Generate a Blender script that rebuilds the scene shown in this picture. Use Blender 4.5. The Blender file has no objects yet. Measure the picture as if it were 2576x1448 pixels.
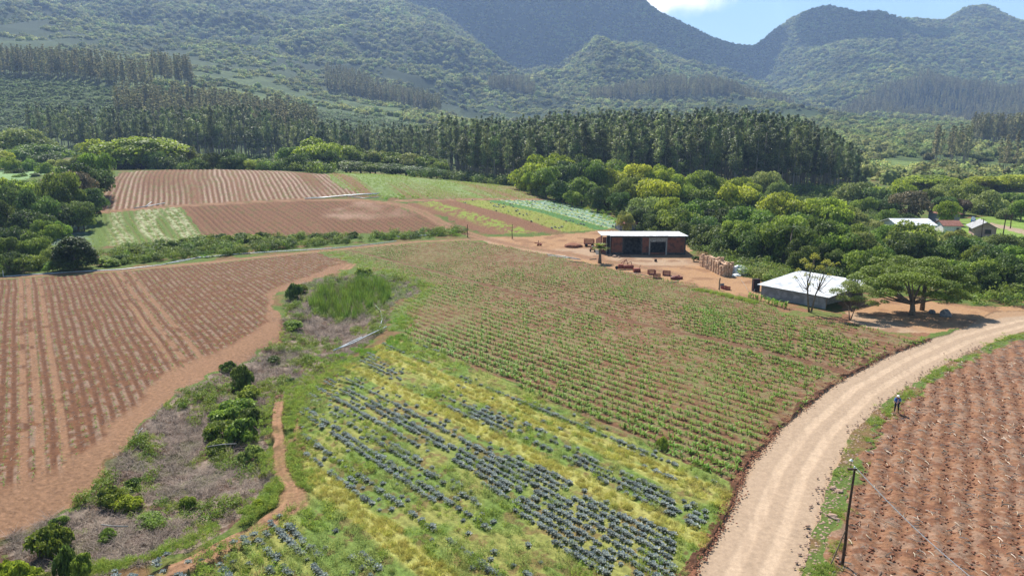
import bpy, math, numpy as np, random
from mathutils import Vector, Matrix
rng = np.random.default_rng(7)
random.seed(7)
PI = math.pi
scene = bpy.context.scene
COL = scene.collection
QUICK = False

# ------------------------------------------------------------------ camera model
CAMZ = 24.0
P = math.radians(11.8)
CP, SP = math.cos(P), math.sin(P)
F = 1772.0                      # focal length in units of a 2576 px wide picture
def px_of(X, Y, Z):
    fw = np.maximum(Y*CP - (Z-CAMZ)*SP, 0.5)
    up = Y*SP + (Z-CAMZ)*CP
    return 1288 + F*X/fw, 724 - F*up/fw
def ray_st(xD, yD):
    u, v = xD-1288.0, yD-724.0
    den = F*CP - v*SP
    return u/den, (-v*CP - F*SP)/den    # X/Y and (Z-cam)/Y

# ------------------------------------------------------------------ noise
def _hash(ix, iy, seed):
    h = (ix.astype(np.int64)*374761393 + iy.astype(np.int64)*668265263 + seed*144269504) & 0xffffffff
    h = ((h ^ (h >> 13))*1274126177) & 0xffffffff
    h = h ^ (h >> 16)
    return (h & 0xffffff)/float(0xffffff)
def vnoise(x, y, seed=0):
    x = np.asarray(x, float); y = np.asarray(y, float)
    ix, iy = np.floor(x), np.floor(y)
    fx, fy = x-ix, y-iy
    fx = fx*fx*(3-2*fx); fy = fy*fy*(3-2*fy)
    ix = ix.astype(np.int64); iy = iy.astype(np.int64)
    a = _hash(ix, iy, seed); b = _hash(ix+1, iy, seed); c = _hash(ix, iy+1, seed); d = _hash(ix+1, iy+1, seed)
    return (a*(1-fx)+b*fx)*(1-fy) + (c*(1-fx)+d*fx)*fy
def fbm(x, y, seed=0, o=4):
    r = 0; a = 1; t = 0
    for k in range(o):
        r = r + a*vnoise(x*2**k, y*2**k, seed+k*17); t += a; a *= .5
    return r/t
def sstep(a, b, x):
    t = np.clip((x-a)/(b-a), 0, 1)
    return t*t*(3-2*t)

# ------------------------------------------------------------------ terrain: layers of (picture x, picture y, forward distance)
# every layer: list of (xD, yD, Y)
def z_at(yD, Y): return CAMZ + Y*ray_st(1288, yD)[1]
LAYERS = [
 [(-900,595,170),(0,592,172),(1500,600,170),(1700,600,171),(2576,592,174),(3400,592,174)],
 [(-900,510,205),(0,512,205),(500,514,205),(1000,512,205),(1350,522,205),(1550,545,205),(1700,560,206),(2000,562,206),(2576,562,206),(3400,562,206)],
 [(-900,440,262),(0,436,262),(300,429,262),(500,426,262),(700,430,262),(850,436,262),(1000,446,262),(1300,474,262),(1500,505,262),(1700,510,262),(2200,512,262),(2576,505,262),(3400,500,262)],
 [(-900,428,330),(0,426,330),(300,424,330),(800,428,330),(1000,442,330),(1300,462,330),(1600,470,330),(2200,466,330),(2576,462,330),(3400,455,330)],
 [(-900,330,450),(0,345,450),(100,362,450),(400,388,450),(900,398,450),(1300,402,450),(1700,405,450),(2050,410,450),(2300,415,450),(2576,415,450),(3400,410,450)],
 [(-900,170,700),(0,192,700),(200,196,700),(420,214,700),(600,250,700),(800,292,700),(1000,312,700),(1200,330,700),(1600,335,700),(2000,338,700),(2300,350,700),(2576,352,700),(3400,350,700)],
 [(-900,90,1100),(0,108,1100),(400,148,1100),(600,180,1100),(830,232,1100),(1110,262,1100),(1200,285,1100),(1350,290,1100),(1600,290,1100),(2000,298,1100),(2300,312,1100),(2576,312,1100),(3400,312,1100)],
 [(-900,20,1500),(0,48,1500),(400,90,1500),(800,150,1500),(1000,180,1500),(1200,232,1500),(1330,252,1500),(1500,262,1500),(1700,262,1500),(1950,275,1500),(2100,290,1500),(2576,292,1500),(3400,290,1500)],
 [(-900,-60,1900),(0,-30,1900),(400,10,1900),(650,20,1900),(800,60,1900),(900,45,1900),(1020,28,1900),(1100,42,1900),(1180,82,1900),(1250,150,1900),(1330,206,1900),(1400,184,1900),(1500,128,1900),(1600,96,1900),(1700,142,1900),(1780,190,1900),(1880,230,1900),(1960,262,1900),(2030,262,1900),(2130,225,1900),(2250,185,1900),(2400,175,1900),(2576,172,1900),(3400,160,1900)],
 [(-900,-110,2250),(0,-60,2250),(400,-20,2250),(800,10,2250),(1000,20,2250),(1100,60,2250),(1180,120,2250),(1250,190,2250),(1330,212,2250),(1400,205,2250),(1500,160,2250),(1600,150,2250),(1700,170,2250),(1800,195,2250),(1900,235,2250),(1970,215,2250),(2060,150,2250),(2150,118,2250),(2250,120,2250),(2400,112,2250),(2576,110,2250),(3400,100,2250)],
 [(-900,-180,2900),(0,-130,2900),(600,-75,2900),(1000,-60,2900),(1300,-55,2900),(1500,-40,2900),(1590,-8,2900),(1612,2,2900),(1650,38,2900),(1700,62,2900),(1760,85,2900),(1820,101,2900),(1880,122,2900),(1905,121,2900),(1930,102,2900),(1980,62,2900),(2040,37,2900),(2080,31,2900),(2115,38,2900),(2150,50,2900),(2210,48,2900),(2290,62,2900),(2340,69,2900),(2372,75,2900),(2400,55,2900),(2440,33,2900),(2460,28,2900),(2490,33,2900),(2530,56,2900),(2576,85,2900),(2700,120,2900),(3400,100,2900)],
]
SMIN, SMAX, NS = -1.15, 1.15, 921
STAB = np.linspace(SMIN, SMAX, NS)
NR = 1100
LY0, LY1 = math.log(20.0), math.log(5200.0)
LYT = np.linspace(LY0, LY1, NR)
YT = np.exp(LYT)
def _gauss1(a, sig, axis):
    n = int(3*sig)+1
    k = np.exp(-0.5*(np.arange(-n, n+1)/sig)**2); k /= k.sum()
    pad = [(0, 0), (0, 0)]; pad[axis] = (n, n)
    ap = np.pad(a, pad, mode='edge'); out = np.zeros_like(a)
    for i, w in enumerate(k):
        sl = [slice(None), slice(None)]; sl[axis] = slice(i, i+a.shape[axis])
        out += w*ap[tuple(sl)]
    return out
def build_table():
    yk = [np.full(NS, 20.), np.full(NS, 100.), np.full(NS, 135.)]
    zk = [np.zeros(NS), np.zeros(NS), np.zeros(NS)]
    for L in LAYERS:
        s = [ray_st(x, y)[0] for x, y, Y in L]
        z = [z_at(y, Y) for x, y, Y in L]
        yk.append(np.full(NS, float(L[0][2]))); zk.append(np.interp(STAB, s, z))
    yk.append(np.full(NS, 3600.)); zk.append(zk[-1]*0.72)
    yk.append(np.full(NS, 5200.)); zk.append(zk[-1]*0.5)
    ys = np.array([a[0] for a in yk]); Z = np.array(zk).T          # NS x K
    # monotone cubic (pchip) along Y in log space
    x = np.log(ys); h = np.diff(x); d = np.diff(Z, axis=1)/h
    m = np.zeros_like(Z)
    for i in range(1, len(x)-1):
        w1 = 2*h[i]+h[i-1]; w2 = h[i]+2*h[i-1]
        a, b = d[:, i-1], d[:, i]
        same = (a*b) > 0
        with np.errstate(divide='ignore', invalid='ignore'):
            hm = (w1+w2)/(w1/a + w2/b)
        m[:, i] = np.where(same, hm, 0)
    m[:, -1] = d[:, -1]
    T = np.zeros((NS, NR))
    idx = np.clip(np.searchsorted(x, LYT, side='right')-1, 0, len(x)-2)
    for j in range(NR):
        i = idx[j]; t = (LYT[j]-x[i])/h[i]
        T[:, j] = ((2*t**3-3*t**2+1)*Z[:, i] + (t**3-2*t**2+t)*h[i]*m[:, i]
                   + (-2*t**3+3*t**2)*Z[:, i+1] + (t**3-t**2)*h[i]*m[:, i+1])
    T = _gauss1(_gauss1(T, 2.2, 0), 3.5, 1)
    S, YY = np.meshgrid(STAB, YT, indexing='ij')
    X = S*YY
    w = sstep(750, 1500, YY)
    wt = w*(1-0.65*sstep(2500, 2850, YY))
    rid = 1-np.abs(2*fbm(X/420+3.1, YY/620, 5, 3)-1)
    rid2 = 1-np.abs(2*fbm(X/130, YY/210, 9, 3)-1)
    T += wt*((rid-.75)*105 + (rid2-.75)*40)
    T += 0.6*(fbm(X/40, YY/40, 21, 3)-.5)*sstep(30, 90, YY)*2
    return T
HT = build_table()
def H(X, Y):
    X = np.asarray(X, float); Y = np.asarray(Y, float)
    Yc = np.clip(Y, 20.001, 5199.)
    s = np.clip(X/Yc, SMIN, SMAX-1e-6)
    a = (s-SMIN)/(SMAX-SMIN)*(NS-1); b = (np.log(Yc)-LY0)/(LY1-LY0)*(NR-1)
    i = np.clip(a.astype(int), 0, NS-2); j = np.clip(b.astype(int), 0, NR-2)
    fa, fb = np.clip(a-i, 0, 1), b-j
    return (HT[i, j]*(1-fa)+HT[i+1, j]*fa)*(1-fb) + (HT[i, j+1]*(1-fa)+HT[i+1, j+1]*fa)*fb
_YS = np.exp(np.linspace(math.log(21), math.log(5000), 5000))
def ground_at(xD, yD):
    s, t = ray_st(xD, yD)
    zr = CAMZ + _YS*t; zh = H(s*_YS, _YS)
    k = np.argmax(zr < zh)
    if zr[k] >= zh[k]: k = len(_YS)-1
    if k > 0:
        d0 = zr[k-1]-zh[k-1]; d1 = zr[k]-zh[k]
        f = d0/(d0-d1); Y = _YS[k-1]*(1-f)+_YS[k]*f
    else: Y = _YS[0]
    X = s*Y
    return Vector((X, Y, float(H(X, Y))))
def GS(sx, sy): return ground_at(sx/1.5745, sy/1.5745)      # from full photograph pixels
def hz(x, y): return float(H(x, y))

# ------------------------------------------------------------------ region polygons (picture coordinates of the 2576 px wide view)
POLY = dict(
 left=[(-900,712),(0,703),(300,684),(600,656),(800,634),(850,652),(885,662),(850,684),(720,728),(688,745),(684,775),(712,815),(700,850),(560,930),(430,990),(330,1100),(180,1240),(0,1320),(-300,1440),(-1200,1600)],
 corn=[(800,630),(1050,612),(1180,606),(1230,612),(1400,642),(1520,672),(1700,706),(1900,748),(1960,790),(2100,805),(2280,850),(2335,855),(2250,885),(2100,962),(1950,1082),(1880,1180),(1850,1215),(1060,862),(1000,850),(1040,800),(980,775),(1080,720),(1040,700),(900,670)],
 cabb=[(1000,850),(1060,862),(1300,975),(1600,1105),(1850,1215),(1825,1290),(1740,1448),(1650,1700),(100,1700),(250,1448),(640,1330),(770,1250),(780,1190),(750,1050),(790,960),(900,900),(950,870)],
 road=[(1550,1900),(1738,1452),(1830,1290),(1872,1178),(1952,1080),(2100,962),(2250,885),(2340,852),(2420,828),(2500,782),(2576,780),(3000,775),(3000,800),(2576,832),(2470,870),(2350,930),(2240,1000),(2150,1080),(2090,1200),(2050,1330),(2010,1452),(1960,1900)],
 rfield=[(2010,1900),(2075,1448),(2110,1300),(2150,1180),(2200,1080),(2280,1000),(2380,930),(2480,875),(2576,845),(3400,790),(3400,1900)],
 yard=[(1200,596),(1330,596),(1450,586),(1520,578),(1730,600),(1740,640),(1790,662),(1850,690),(1930,712),(1950,770),(1890,752),(1700,710),(1590,688),(1490,664),(1380,642),(1230,612)],
 gully=[(720,765),(860,785),(990,760),(975,800),(968,832),(845,890),(730,960),(668,1040),(655,1130),(690,1190),(640,1240),(600,1275),(450,1350),(300,1392),(100,1448),(-200,1600),(-400,1500),(0,1330),(180,1245),(330,1110),(430,1000),(560,935),(700,855)],
 pond=[(712,750),(740,720),(830,695),(905,684),(965,690),(1060,712),(1055,735),(985,765),(900,785),(800,790),(725,780)],
 reed=[(775,775),(790,745),(820,718),(900,708),(965,712),(985,735),(975,765),(900,785),(820,790)],
 hill1=[(258,530),(262,480),(300,436),(350,430),(500,424),(700,430),(822,438),(845,465),(905,484),(860,494),(770,499),(620,508),(460,516),(345,524)],
 hill1g=[(822,438),(850,432),(960,438),(1150,456),(1300,468),(1370,492),(1340,502),(1100,499),(1000,497),(905,486),(845,465)],
 hill2=[(455,519),(770,503),(920,506),(1000,518),(1060,540),(1140,572),(1100,580),(900,588),(700,598),(540,602),(505,590),(475,545)],
 patch=[(90,600),(140,562),(200,545),(345,528),(455,519),(475,545),(505,590),(520,602),(330,616),(150,625)],
 rhill=[(1000,513),(1130,504),(1330,503),(1400,505),(1540,545),(1570,566),(1520,578),(1330,586),(1230,590),(1170,575),(1120,545)],
 meadow=[(2205,425),(2200,405),(2260,392),(2330,400),(2340,425),(2280,432)],
 yard2=[(2130,790),(2120,760),(2230,745),(2430,768),(2600,772),(2600,788),(2480,800),(2450,826),(2330,838),(2230,836),(2150,812)],
 rough=[(1930,730),(2010,770),(2130,790),(2200,820),(2330,830),(2340,858),(2260,850),(2100,806),(1960,792)],
 lawn=[(2330,560),(2440,548),(2576,540),(3000,540),(3000,640),(2576,620),(2480,610),(2350,590)],
 lfar=[(-300,470),(-300,425),(0,428),(110,416),(130,432),(60,452),(0,462)],
)
POLY = {k: np.array(v, float) for k, v in POLY.items()}
def inpoly(x, y, p):
    x = np.asarray(x, float); y = np.asarray(y, float)
    r = np.zeros(x.shape, bool)
    bb = (x >= p[:, 0].min()) & (x <= p[:, 0].max()) & (y >= p[:, 1].min()) & (y <= p[:, 1].max())
    xs, ys = x[bb], y[bb]; q = np.zeros(xs.shape, bool)
    j = len(p)-1
    for i in range(len(p)):
        xi, yi = p[i]; xj, yj = p[j]
        if yi != yj:
            c = ((yi > ys) != (yj > ys)) & (xs < (xj-xi)*(ys-yi)/(yj-yi)+xi)
            q ^= c
        j = i
    r[bb] = q
    return r
def seg_dist(x, y, pts):
    """distance to a polyline (world or picture units)"""
    d = np.full(np.shape(x), 1e9)
    for (x0, y0), (x1, y1) in zip(pts[:-1], pts[1:]):
        dx, dy = x1-x0, y1-y0; L = dx*dx+dy*dy+1e-9
        t = np.clip(((x-x0)*dx+(y-y0)*dy)/L, 0, 1)
        d = np.minimum(d, np.hypot(x-x0-t*dx, y-y0-t*dy))
    return d
def wpoly(pts): return [tuple(ground_at(*p)[:2]) for p in pts]
TRACKS = [  # (polyline in picture, half width m)
 (wpoly([(-300,722),(0,699),(300,680),(600,652),(820,630),(900,622),(1050,608),(1180,602),(1235,603)]), 1.3),
 (wpoly([(250,533),(460,517),(770,502),(920,505),(1000,513),(1060,532),(1110,560),(1170,585),(1235,603),(1320,622),(1420,636),(1520,656),(1620,672),(1700,690)]), 1.6),
 (wpoly([(1000,505),(1130,503),(1330,502),(1400,503)]), 1.5),
 (wpoly([(700,985),(697,1050),(702,1120),(706,1180),(730,1215),(735,1260)]), 0.55),
 (wpoly([(735,1240),(735,1270),(640,1330),(500,1390),(350,1440),(150,1500)]), 1.0),
 (wpoly([(748,1030),(752,1100),(762,1180),(748,1230)]), 0.3),
 (wpoly([(850,660),(885,664),(870,676)]), 1.0),
]
WALK = 3
ROWDIR_L = -0.687; ROWDIR_C = -0.854; ROWDIR_R = 0.62
def rowq(X, Y, s):
    a = math.atan(s); return X*math.cos(a) - Y*math.sin(a)
def rowt(X, Y, s):
    a = math.atan(s); return X*math.sin(a) + Y*math.cos(a)
LTRACKQ = [float(rowq(*ground_at(x, y)[:2], ROWDIR_L)) for x, y in ((426,908),(464,908),(512,905),(102,1120),(163,1120),(60,1200))]

# colours (linear albedo)
SOIL = np.array([.168,.086,.048]); SOILD = np.array([.088,.042,.024]); RESID = np.array([.23,.165,.12])
ROADC = np.array([.365,.268,.185]); YARDC = np.array([.30,.175,.092]); PATHC = np.array([.205,.115,.066])
GRASS = np.array([.085,.122,.028]); GRASSY = np.array([.16,.16,.045]); LITTER = np.array([.20,.15,.115])
FOREST = np.array([.022,.036,.012]); MEAD = np.array([.10,.135,.04]); SCRUB = np.array([.05,.075,.025])
def mix(a, b, w): w = w[..., None]; return a*(1-w)+b*w

def ground_fields(X, Y):
    """height offset, colour, region id, for ground points"""
    Z = H(X, Y)
    xD, yD = px_of(X, Y, Z)
    n1 = fbm(X/3, Y/3, 31, 3); n2 = fbm(X/0.9, Y/0.9, 41, 3); n3 = fbm(X/14, Y/14, 51, 3)
    nf = rng.random(X.shape)
    jx = (fbm(X/2.2, Y/2.2, 61, 3)-.5)*2.2; jy = (fbm(X/2.2, Y/2.2, 71, 3)-.5)*2.2
    xj, yj = px_of(X+jx, Y+jy, Z)
    C = np.zeros(X.shape+(3,)); C[:] = GRASS*.8
    C = mix(C, GRASS*1.1, n3); C = mix(C, SOIL*.95, sstep(.52, .68, n1)*.8)
    C = mix(C, np.broadcast_to(GRASSY*.8, C.shape), sstep(.55, .7, n2)*.5)
    R = np.zeros(X.shape, int); D = np.zeros(X.shape)
    near = Y < 480
    # far slopes
    far = sstep(330, 480, Y)
    fc = mix(np.broadcast_to(SCRUB, C.shape), np.broadcast_to(MEAD, C.shape), sstep(.5, .62, n3)*.7)
    fc = mix(fc, np.broadcast_to(FOREST, C.shape), sstep(800, 1300, Y))
    C = mix(C, fc, far)
    def reg(name): return inpoly(xj, yj, POLY[name]) & near
    # hill soil rows: fan direction -> rows run away from us, spacing along s
    q = rowq(X, Y, ROWDIR_L)
    wob = (fbm(X/14, Y/14, 81, 2)-.5)*.5
    # left field
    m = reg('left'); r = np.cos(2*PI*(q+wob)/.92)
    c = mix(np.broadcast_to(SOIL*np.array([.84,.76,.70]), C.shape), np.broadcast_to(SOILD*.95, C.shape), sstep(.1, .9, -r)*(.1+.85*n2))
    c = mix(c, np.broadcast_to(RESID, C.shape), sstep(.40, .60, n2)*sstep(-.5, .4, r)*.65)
    c = mix(c, np.broadcast_to(SOILD, C.shape), sstep(.56, .68, fbm(X/.6, Y/.6, 83, 2))*.5)
    bare = sstep(.0, 1., np.clip(1-seg_dist(xj, yj, [(-300,1400),(0,1290),(180,1215),(330,1075),(430,965),(560,905),(680,830),(690,740),(860,670)])/np.interp(yj, [660, 800, 1300], [10, 28, 75]), 0, 1)*1.8)
    c = mix(c, np.broadcast_to(PATHC*1.0, C.shape), bare)
    tr = np.zeros(X.shape)
    for tq in LTRACKQ: tr = np.maximum(tr, sstep(.45, .22, np.abs(q+wob*.5-tq)))
    c = mix(c, np.broadcast_to(PATHC*1.05, C.shape), tr*.85*(1-sstep(.62,.75,n1)))
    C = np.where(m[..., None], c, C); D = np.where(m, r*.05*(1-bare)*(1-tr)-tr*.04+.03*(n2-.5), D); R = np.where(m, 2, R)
    # corn field
    qc = rowq(X, Y, ROWDIR_C); wob2 = 0*X
    m = reg('corn'); r = np.cos(2*PI*(qc+wob2)/1.35)
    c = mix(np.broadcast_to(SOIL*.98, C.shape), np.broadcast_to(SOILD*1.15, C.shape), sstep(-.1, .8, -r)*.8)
    c = mix(c, np.broadcast_to(np.array([.20,.155,.085]), C.shape), sstep(.42, .6, n2)*.55)
    grn = sstep(.40, .66, fbm(X/7, Y/20, 101, 3))*sstep(-.2, .8, r)
    c = mix(c, np.broadcast_to(GRASS*1.3, C.shape), sstep(1350, 850, xD)*sstep(-.5, .5, r)*(.25+.6*n2)); c = mix(c, np.broadcast_to(GRASS*1.1, C.shape), grn*(.2+.35*sstep(.4,.6,n2)))
    dark = sstep(.35, .1, np.abs(qc+wob2*.3-rowq(*ground_at(1507/1.5745, 1022/1.5745)[:2], ROWDIR_C)))
    c = mix(c, np.broadcast_to(SOILD, C.shape), dark*.8)
    edgeg = sstep(0, 1, np.clip(1-seg_dist(xj, yj, [(830,634),(950,672),(1080,725),(1010,790),(1000,850)])/26, 0, 1))
    c = mix(c, np.broadcast_to(GRASS*1.2, C.shape), edgeg*.8*sstep(.35, .5, n2))
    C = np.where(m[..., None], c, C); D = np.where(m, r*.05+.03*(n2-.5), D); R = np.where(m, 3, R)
    # cabbage field
    m = reg('cabb'); r = np.cos(2*PI*qc/.68)
    c = mix(np.broadcast_to(GRASS*1.4, C.shape), np.broadcast_to(GRASSY*1.3, C.shape), sstep(.35, .65, n1))
    c = mix(c, np.broadcast_to(SOIL*.8, C.shape), sstep(.56, .66, n2)*.6)
    ys = stripe_w(qc, X, Y)
    c = mix(c, np.broadcast_to(np.array([.32,.30,.09]), C.shape), ys*.8)
    C = np.where(m[..., None], c, C); D = np.where(m, .05*r+.05*(n2-.5), D); R = np.where(m, 4, R)
    # right ploughed field
    qr = rowq(X, Y, ROWDIR_R); wob3 = (fbm(X/6, Y/6, 111, 2)-.5)*1.0
    m = reg('rfield'); r = np.cos(2*PI*(qr+wob3)/1.3)
    c = mix(np.broadcast_to(SOIL*1.22, C.shape), np.broadcast_to(SOILD*1.7, C.shape), sstep(.5, .66, n2))
    c = mix(c, np.broadcast_to(RESID*1.05, C.shape), sstep(.5, .64, fbm(X/.5, Y/.5, 115, 2))*.45)
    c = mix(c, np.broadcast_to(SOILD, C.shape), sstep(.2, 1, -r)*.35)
    vg = np.clip(1-seg_dist(xj, yj, [(2040,1500),(2080,1400),(2110,1270),(2150,1170),(2205,1070),(2285,995),(2385,925),(2490,870),(2600,840)])/np.interp(yj, [840, 1448], [10, 34]), 0, 1)
    c = mix(c, np.broadcast_to(GRASS*1.1, C.shape), sstep(.1, .6, vg)*sstep(.44, .56, n2+.15*vg))
    C = np.where(m[..., None], c, C)
    clod = fbm(X/.27, Y/.27, 121, 3)*.6+fbm(X/1.1, Y/1.1, 123, 2)*.4
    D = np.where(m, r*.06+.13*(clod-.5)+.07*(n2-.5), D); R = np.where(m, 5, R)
    # gully litter
    m = reg('gully')
    c = mix(np.broadcast_to(LITTER, C.shape), np.broadcast_to(SOILD*.8, C.shape), sstep(.45, .62, n2)*.8)
    c = mix(c, np.broadcast_to(GRASS*.7, C.shape), sstep(.55, .65, n1)*.6)
    C = np.where(m[..., None], c, C); R = np.where(m, 0, R)
    m = reg('pond')
    c = mix(np.broadcast_to(LITTER*.6, C.shape), np.broadcast_to(GRASS*.7, C.shape), sstep(.4, .6, n1))
    C = np.where(m[..., None], c, C); R = np.where(m, 0, R)
    # dips for gully and pond
    gd = np.clip(seg_dist(xD, yD, [(870,745),(860,830),(740,910),(600,1050),(430,1250),(150,1400),(-200,1600)])/np.interp(yD, [740, 1448], [70, 330]), 0, 1)
    D = D - 1.1*sstep(1, .25, gd)*near*(Y > 25)
    # hill fields
    for nm, rid_, sp in (('hill1', 6, .0085), ('hill1g', 6, .0085), ('hill2', 7, 0), ('patch', 7, 0), ('rhill', 8, 0)):
        m = reg(nm)
        if nm in ('hill1', 'hill1g'):
            # rows run straight up the slope
            a = rowq(X, Y, (440-1288)/1810.+.02)
        elif nm == 'hill2': a = rowq(X, Y, ROWDIR_L)
        elif nm == 'patch': a = rowq(X, Y, -.63)
        else: a = rowq(X, Y, ROWDIR_C)
        w_ = (fbm(X/18, Y/30, 131, 2)-.5)*2.0
        r = np.cos(2*PI*(a+w_)/1.5)*(.5+.9*vnoise((a+w_)/1.5, Y*0, 137))
        if nm == 'hill1':
            c = mix(np.broadcast_to(SOIL*1.0, C.shape), np.broadcast_to(np.array([.34,.25,.19]), C.shape), sstep(-.2,.8,r)*sstep(.3, .6, fbm(a/9, Y/60, 141, 2)+.3*(n2-.5))*.75)
            c = mix(c, np.broadcast_to(SOILD*1.1, C.shape), sstep(.3, .9, -r)*.7)
            c = mix(c, np.broadcast_to(GRASS*1.1, C.shape), sstep(.55, .68, n2)*.4)
        elif nm == 'hill1g':
            g = sstep(.38, .55, fbm(a/6, Y/90, 151, 3)+.25*(r*.5))
            c = mix(np.broadcast_to(SOIL*1.05, C.shape), np.broadcast_to(GRASS*1.45, C.shape), np.clip(g+.15, 0, 1)*.95)
            c = mix(c, np.broadcast_to(np.array([.30,.34,.20]), C.shape), sstep(.54, .68, n2)*.3*g)
        elif nm == 'hill2':
            c = mix(np.broadcast_to(SOIL*.98, C.shape), np.broadcast_to(SOILD, C.shape), sstep(.1, .9, -r)*.7)
            c = mix(c, np.broadcast_to(np.array([.33,.22,.155]), C.shape), sstep(.5, .7, n3)*.6)
            c = mix(c, np.broadcast_to(GRASS*.8, C.shape), sstep(.6, .7, n2)*.35)
        elif nm == 'patch':
            lite = sstep(.38, .5, fbm(a/3.5, Y/30, 161, 2))*sstep(260, 300, xD)
            c = mix(np.broadcast_to(GRASS*1.1, C.shape), np.broadcast_to(np.array([.36,.36,.22]), C.shape), lite*sstep(.40, .6, n2)*.75)
            c = mix(c, np.broadcast_to(SOIL, C.shape), sstep(.6, .75, -r*.5+.5)*sstep(250, 300, xD)*.35)
            bl = sstep(.45, .55, n1)*sstep(250, 180, xD)
            c = mix(c, np.broadcast_to(np.array([.20,.26,.24]), C.shape), bl*.8)
        else:
            u_ = (a - rowq(*ground_at(1120, 545)[:2], ROWDIR_C))
            u2 = rowq(*ground_at(1540, 548)[:2], ROWDIR_C) - rowq(*ground_at(1120, 545)[:2], ROWDIR_C)
            f_ = u_/u2 + .02*(n1-.5)
            yel = np.array([.20,.25,.045]); dg = np.array([.07,.15,.045]); bc = np.array([.22,.29,.24]); yw = np.array([.36,.36,.10])
            c = np.zeros(C.shape); c[:] = SOIL
            c = mix(c, np.broadcast_to(yel, C.shape), sstep(.36, .38, f_)*np.clip(.6+.5*(n2-.3), 0, 1))
            c = mix(c, np.broadcast_to(yel*.9, C.shape), sstep(.02, .12, f_)*sstep(.24, .20, f_)*sstep(.4, .55, n2))
            c = mix(c, np.broadcast_to(dg, C.shape), sstep(.58, .59, f_))
            c = mix(c, np.broadcast_to(bc, C.shape), sstep(.70, .71, f_)*sstep(.35, .6, n2+.2*r))
            for k in (.70, .80, .90): c = mix(c, np.broadcast_to(yw, C.shape), sstep(.012, .005, np.abs(f_-k))*.8)
        C = np.where(m[..., None], c, C); D = np.where(m, r*.10+.06*(n2-.5), D); R = np.where(m, rid_, R)
    m = reg('meadow'); C = np.where(m[..., None], mix(np.broadcast_to(MEAD*1.3, C.shape), np.broadcast_to(GRASS, C.shape), sstep(.5, .65, n1)), C)
    m = reg('lawn'); C = np.where(m[..., None], mix(np.broadcast_to(np.array([.20,.29,.05]), C.shape), np.broadcast_to(GRASS*1.2, C.shape), n1), C)
    pth = inpoly(xj, yj, np.array([(2490,567),(2576,590),(2700,620),(2700,608),(2576,578),(2490,560)], float)); C = np.where(pth[..., None], ROADC*.8, C)
    m = reg('lfar'); C = np.where(m[..., None], np.array([.18,.27,.11]), C)
    # yard, tracks, road
    m = reg('rough'); c = mix(np.broadcast_to(SOIL*1.15, C.shape), np.broadcast_to(GRASS*1.1, C.shape), sstep(.5, .64, n1)*.8); C = np.where(m[..., None], c, C)
    m = reg('yard') | reg('yard2')
    c = mix(np.broadcast_to(YARDC, C.shape), np.broadcast_to(ROADC*.85, C.shape), sstep(.5, .7, n3)*.7)
    c = mix(c, np.broadcast_to(SOIL, C.shape), sstep(.52, .66, n1)*.6)
    C = np.where(m[..., None], c, C); R = np.where(m, 9, R); D = np.where(m, .05*(n1-.5), D)
    for k, (pl, hw) in enumerate(TRACKS):
        d = seg_dist(X+jx*.3, Y+jy*.3, pl)
        w_ = sstep(hw*1.25, hw*.7, d)
        rut = sstep(.35, .15, np.abs(d-hw*.6))
        c = mix(np.broadcast_to(PATHC, C.shape), np.broadcast_to(PATHC*1.25, C.shape), rut)
        if k in (0, 1): c = mix(c, np.broadcast_to(GRASS, C.shape), sstep(.3, .1, d)*sstep(.45, .6, n1)*.5)
        w_ = np.where(near, w_, 0)
        if k >= WALK: w_ = w_*(1-.5*sstep(.5, .65, n1))
        C = mix(C, c, w_); R = np.where((w_ > .5) & (k < 3), 10, R); D = D*(1-w_*.6)
    m = inpoly(xD+(xj-xD)*.35, yD+(yj-yD)*.35, POLY['road']) & near
    rd = seg_dist(X, Y, ROADMID)
    lan = sstep(.55, .2, np.abs(rd-.85))
    c = mix(np.broadcast_to(ROADC*.84+SOIL*.1, C.shape), np.broadcast_to(ROADC*1.14, C.shape), lan*(.5+.6*n1))
    c = mix(c, np.broadcast_to(ROADC*.78+SOIL*.12, C.shape), sstep(.50, .66, fbm(rowq(X,Y,.3)/.5, rowt(X,Y,.3)/6, 171, 3))*.45)
    c = mix(c, np.broadcast_to(YARDC*.9, C.shape), sstep(2.2, 3.2, rd)*.7)
    C = np.where(m[..., None], c, C); R = np.where(m, 1, R)
    D = np.where(m, -.12+.02*(n2-.5)-.03*lan, D)
    # dark soil bank beside the road's left edge
    bd = np.abs(seg_dist(xj, yj, [(1700,1530),(1735,1448),(1828,1290),(1870,1178),(1950,1080),(2098,960),(2248,884),(2336,852)]))/np.interp(yj, [850, 1448], [5, 17])
    bk = np.where(near & (yD > 840) & (R != 1), sstep(1, .45, bd), 0)
    C = mix(C, np.broadcast_to(SOILD*.95, C.shape), bk); D = D + bk*(.12+.25*(n2-.5))
    C = C*(.93+.14*nf[..., None])
    R = np.where(Y > 480, 11, R)
    return Z+D, C, R
ROADMID = wpoly([(1870,1500),(1880,1448),(1940,1310),(1990,1180),(2060,1080),(2170,980),(2300,905),(2420,850),(2576,808),(2800,790)])
STRIPES = [  # pale dry grass stripes of the cabbage field: (picture point, half width m)
 ((1200,1080),.75), ((960,1335),.9), ((1340,1060),.5), ((1640,1165),.45)]
_SQ = [(float(rowq(*ground_at(*p)[:2], ROWDIR_C)), w) for p, w in STRIPES]
def stripe_w(qc, X, Y):
    w_ = np.zeros(np.shape(X)); jj = (fbm(np.asarray(X)/2.5, np.asarray(Y)/2.5, 181, 2)-.5)*.5
    for q0, hw in _SQ: w_ = np.maximum(w_, sstep(hw*1.3, hw*.7, np.abs(qc+jj-q0)))
    return w_

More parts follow.
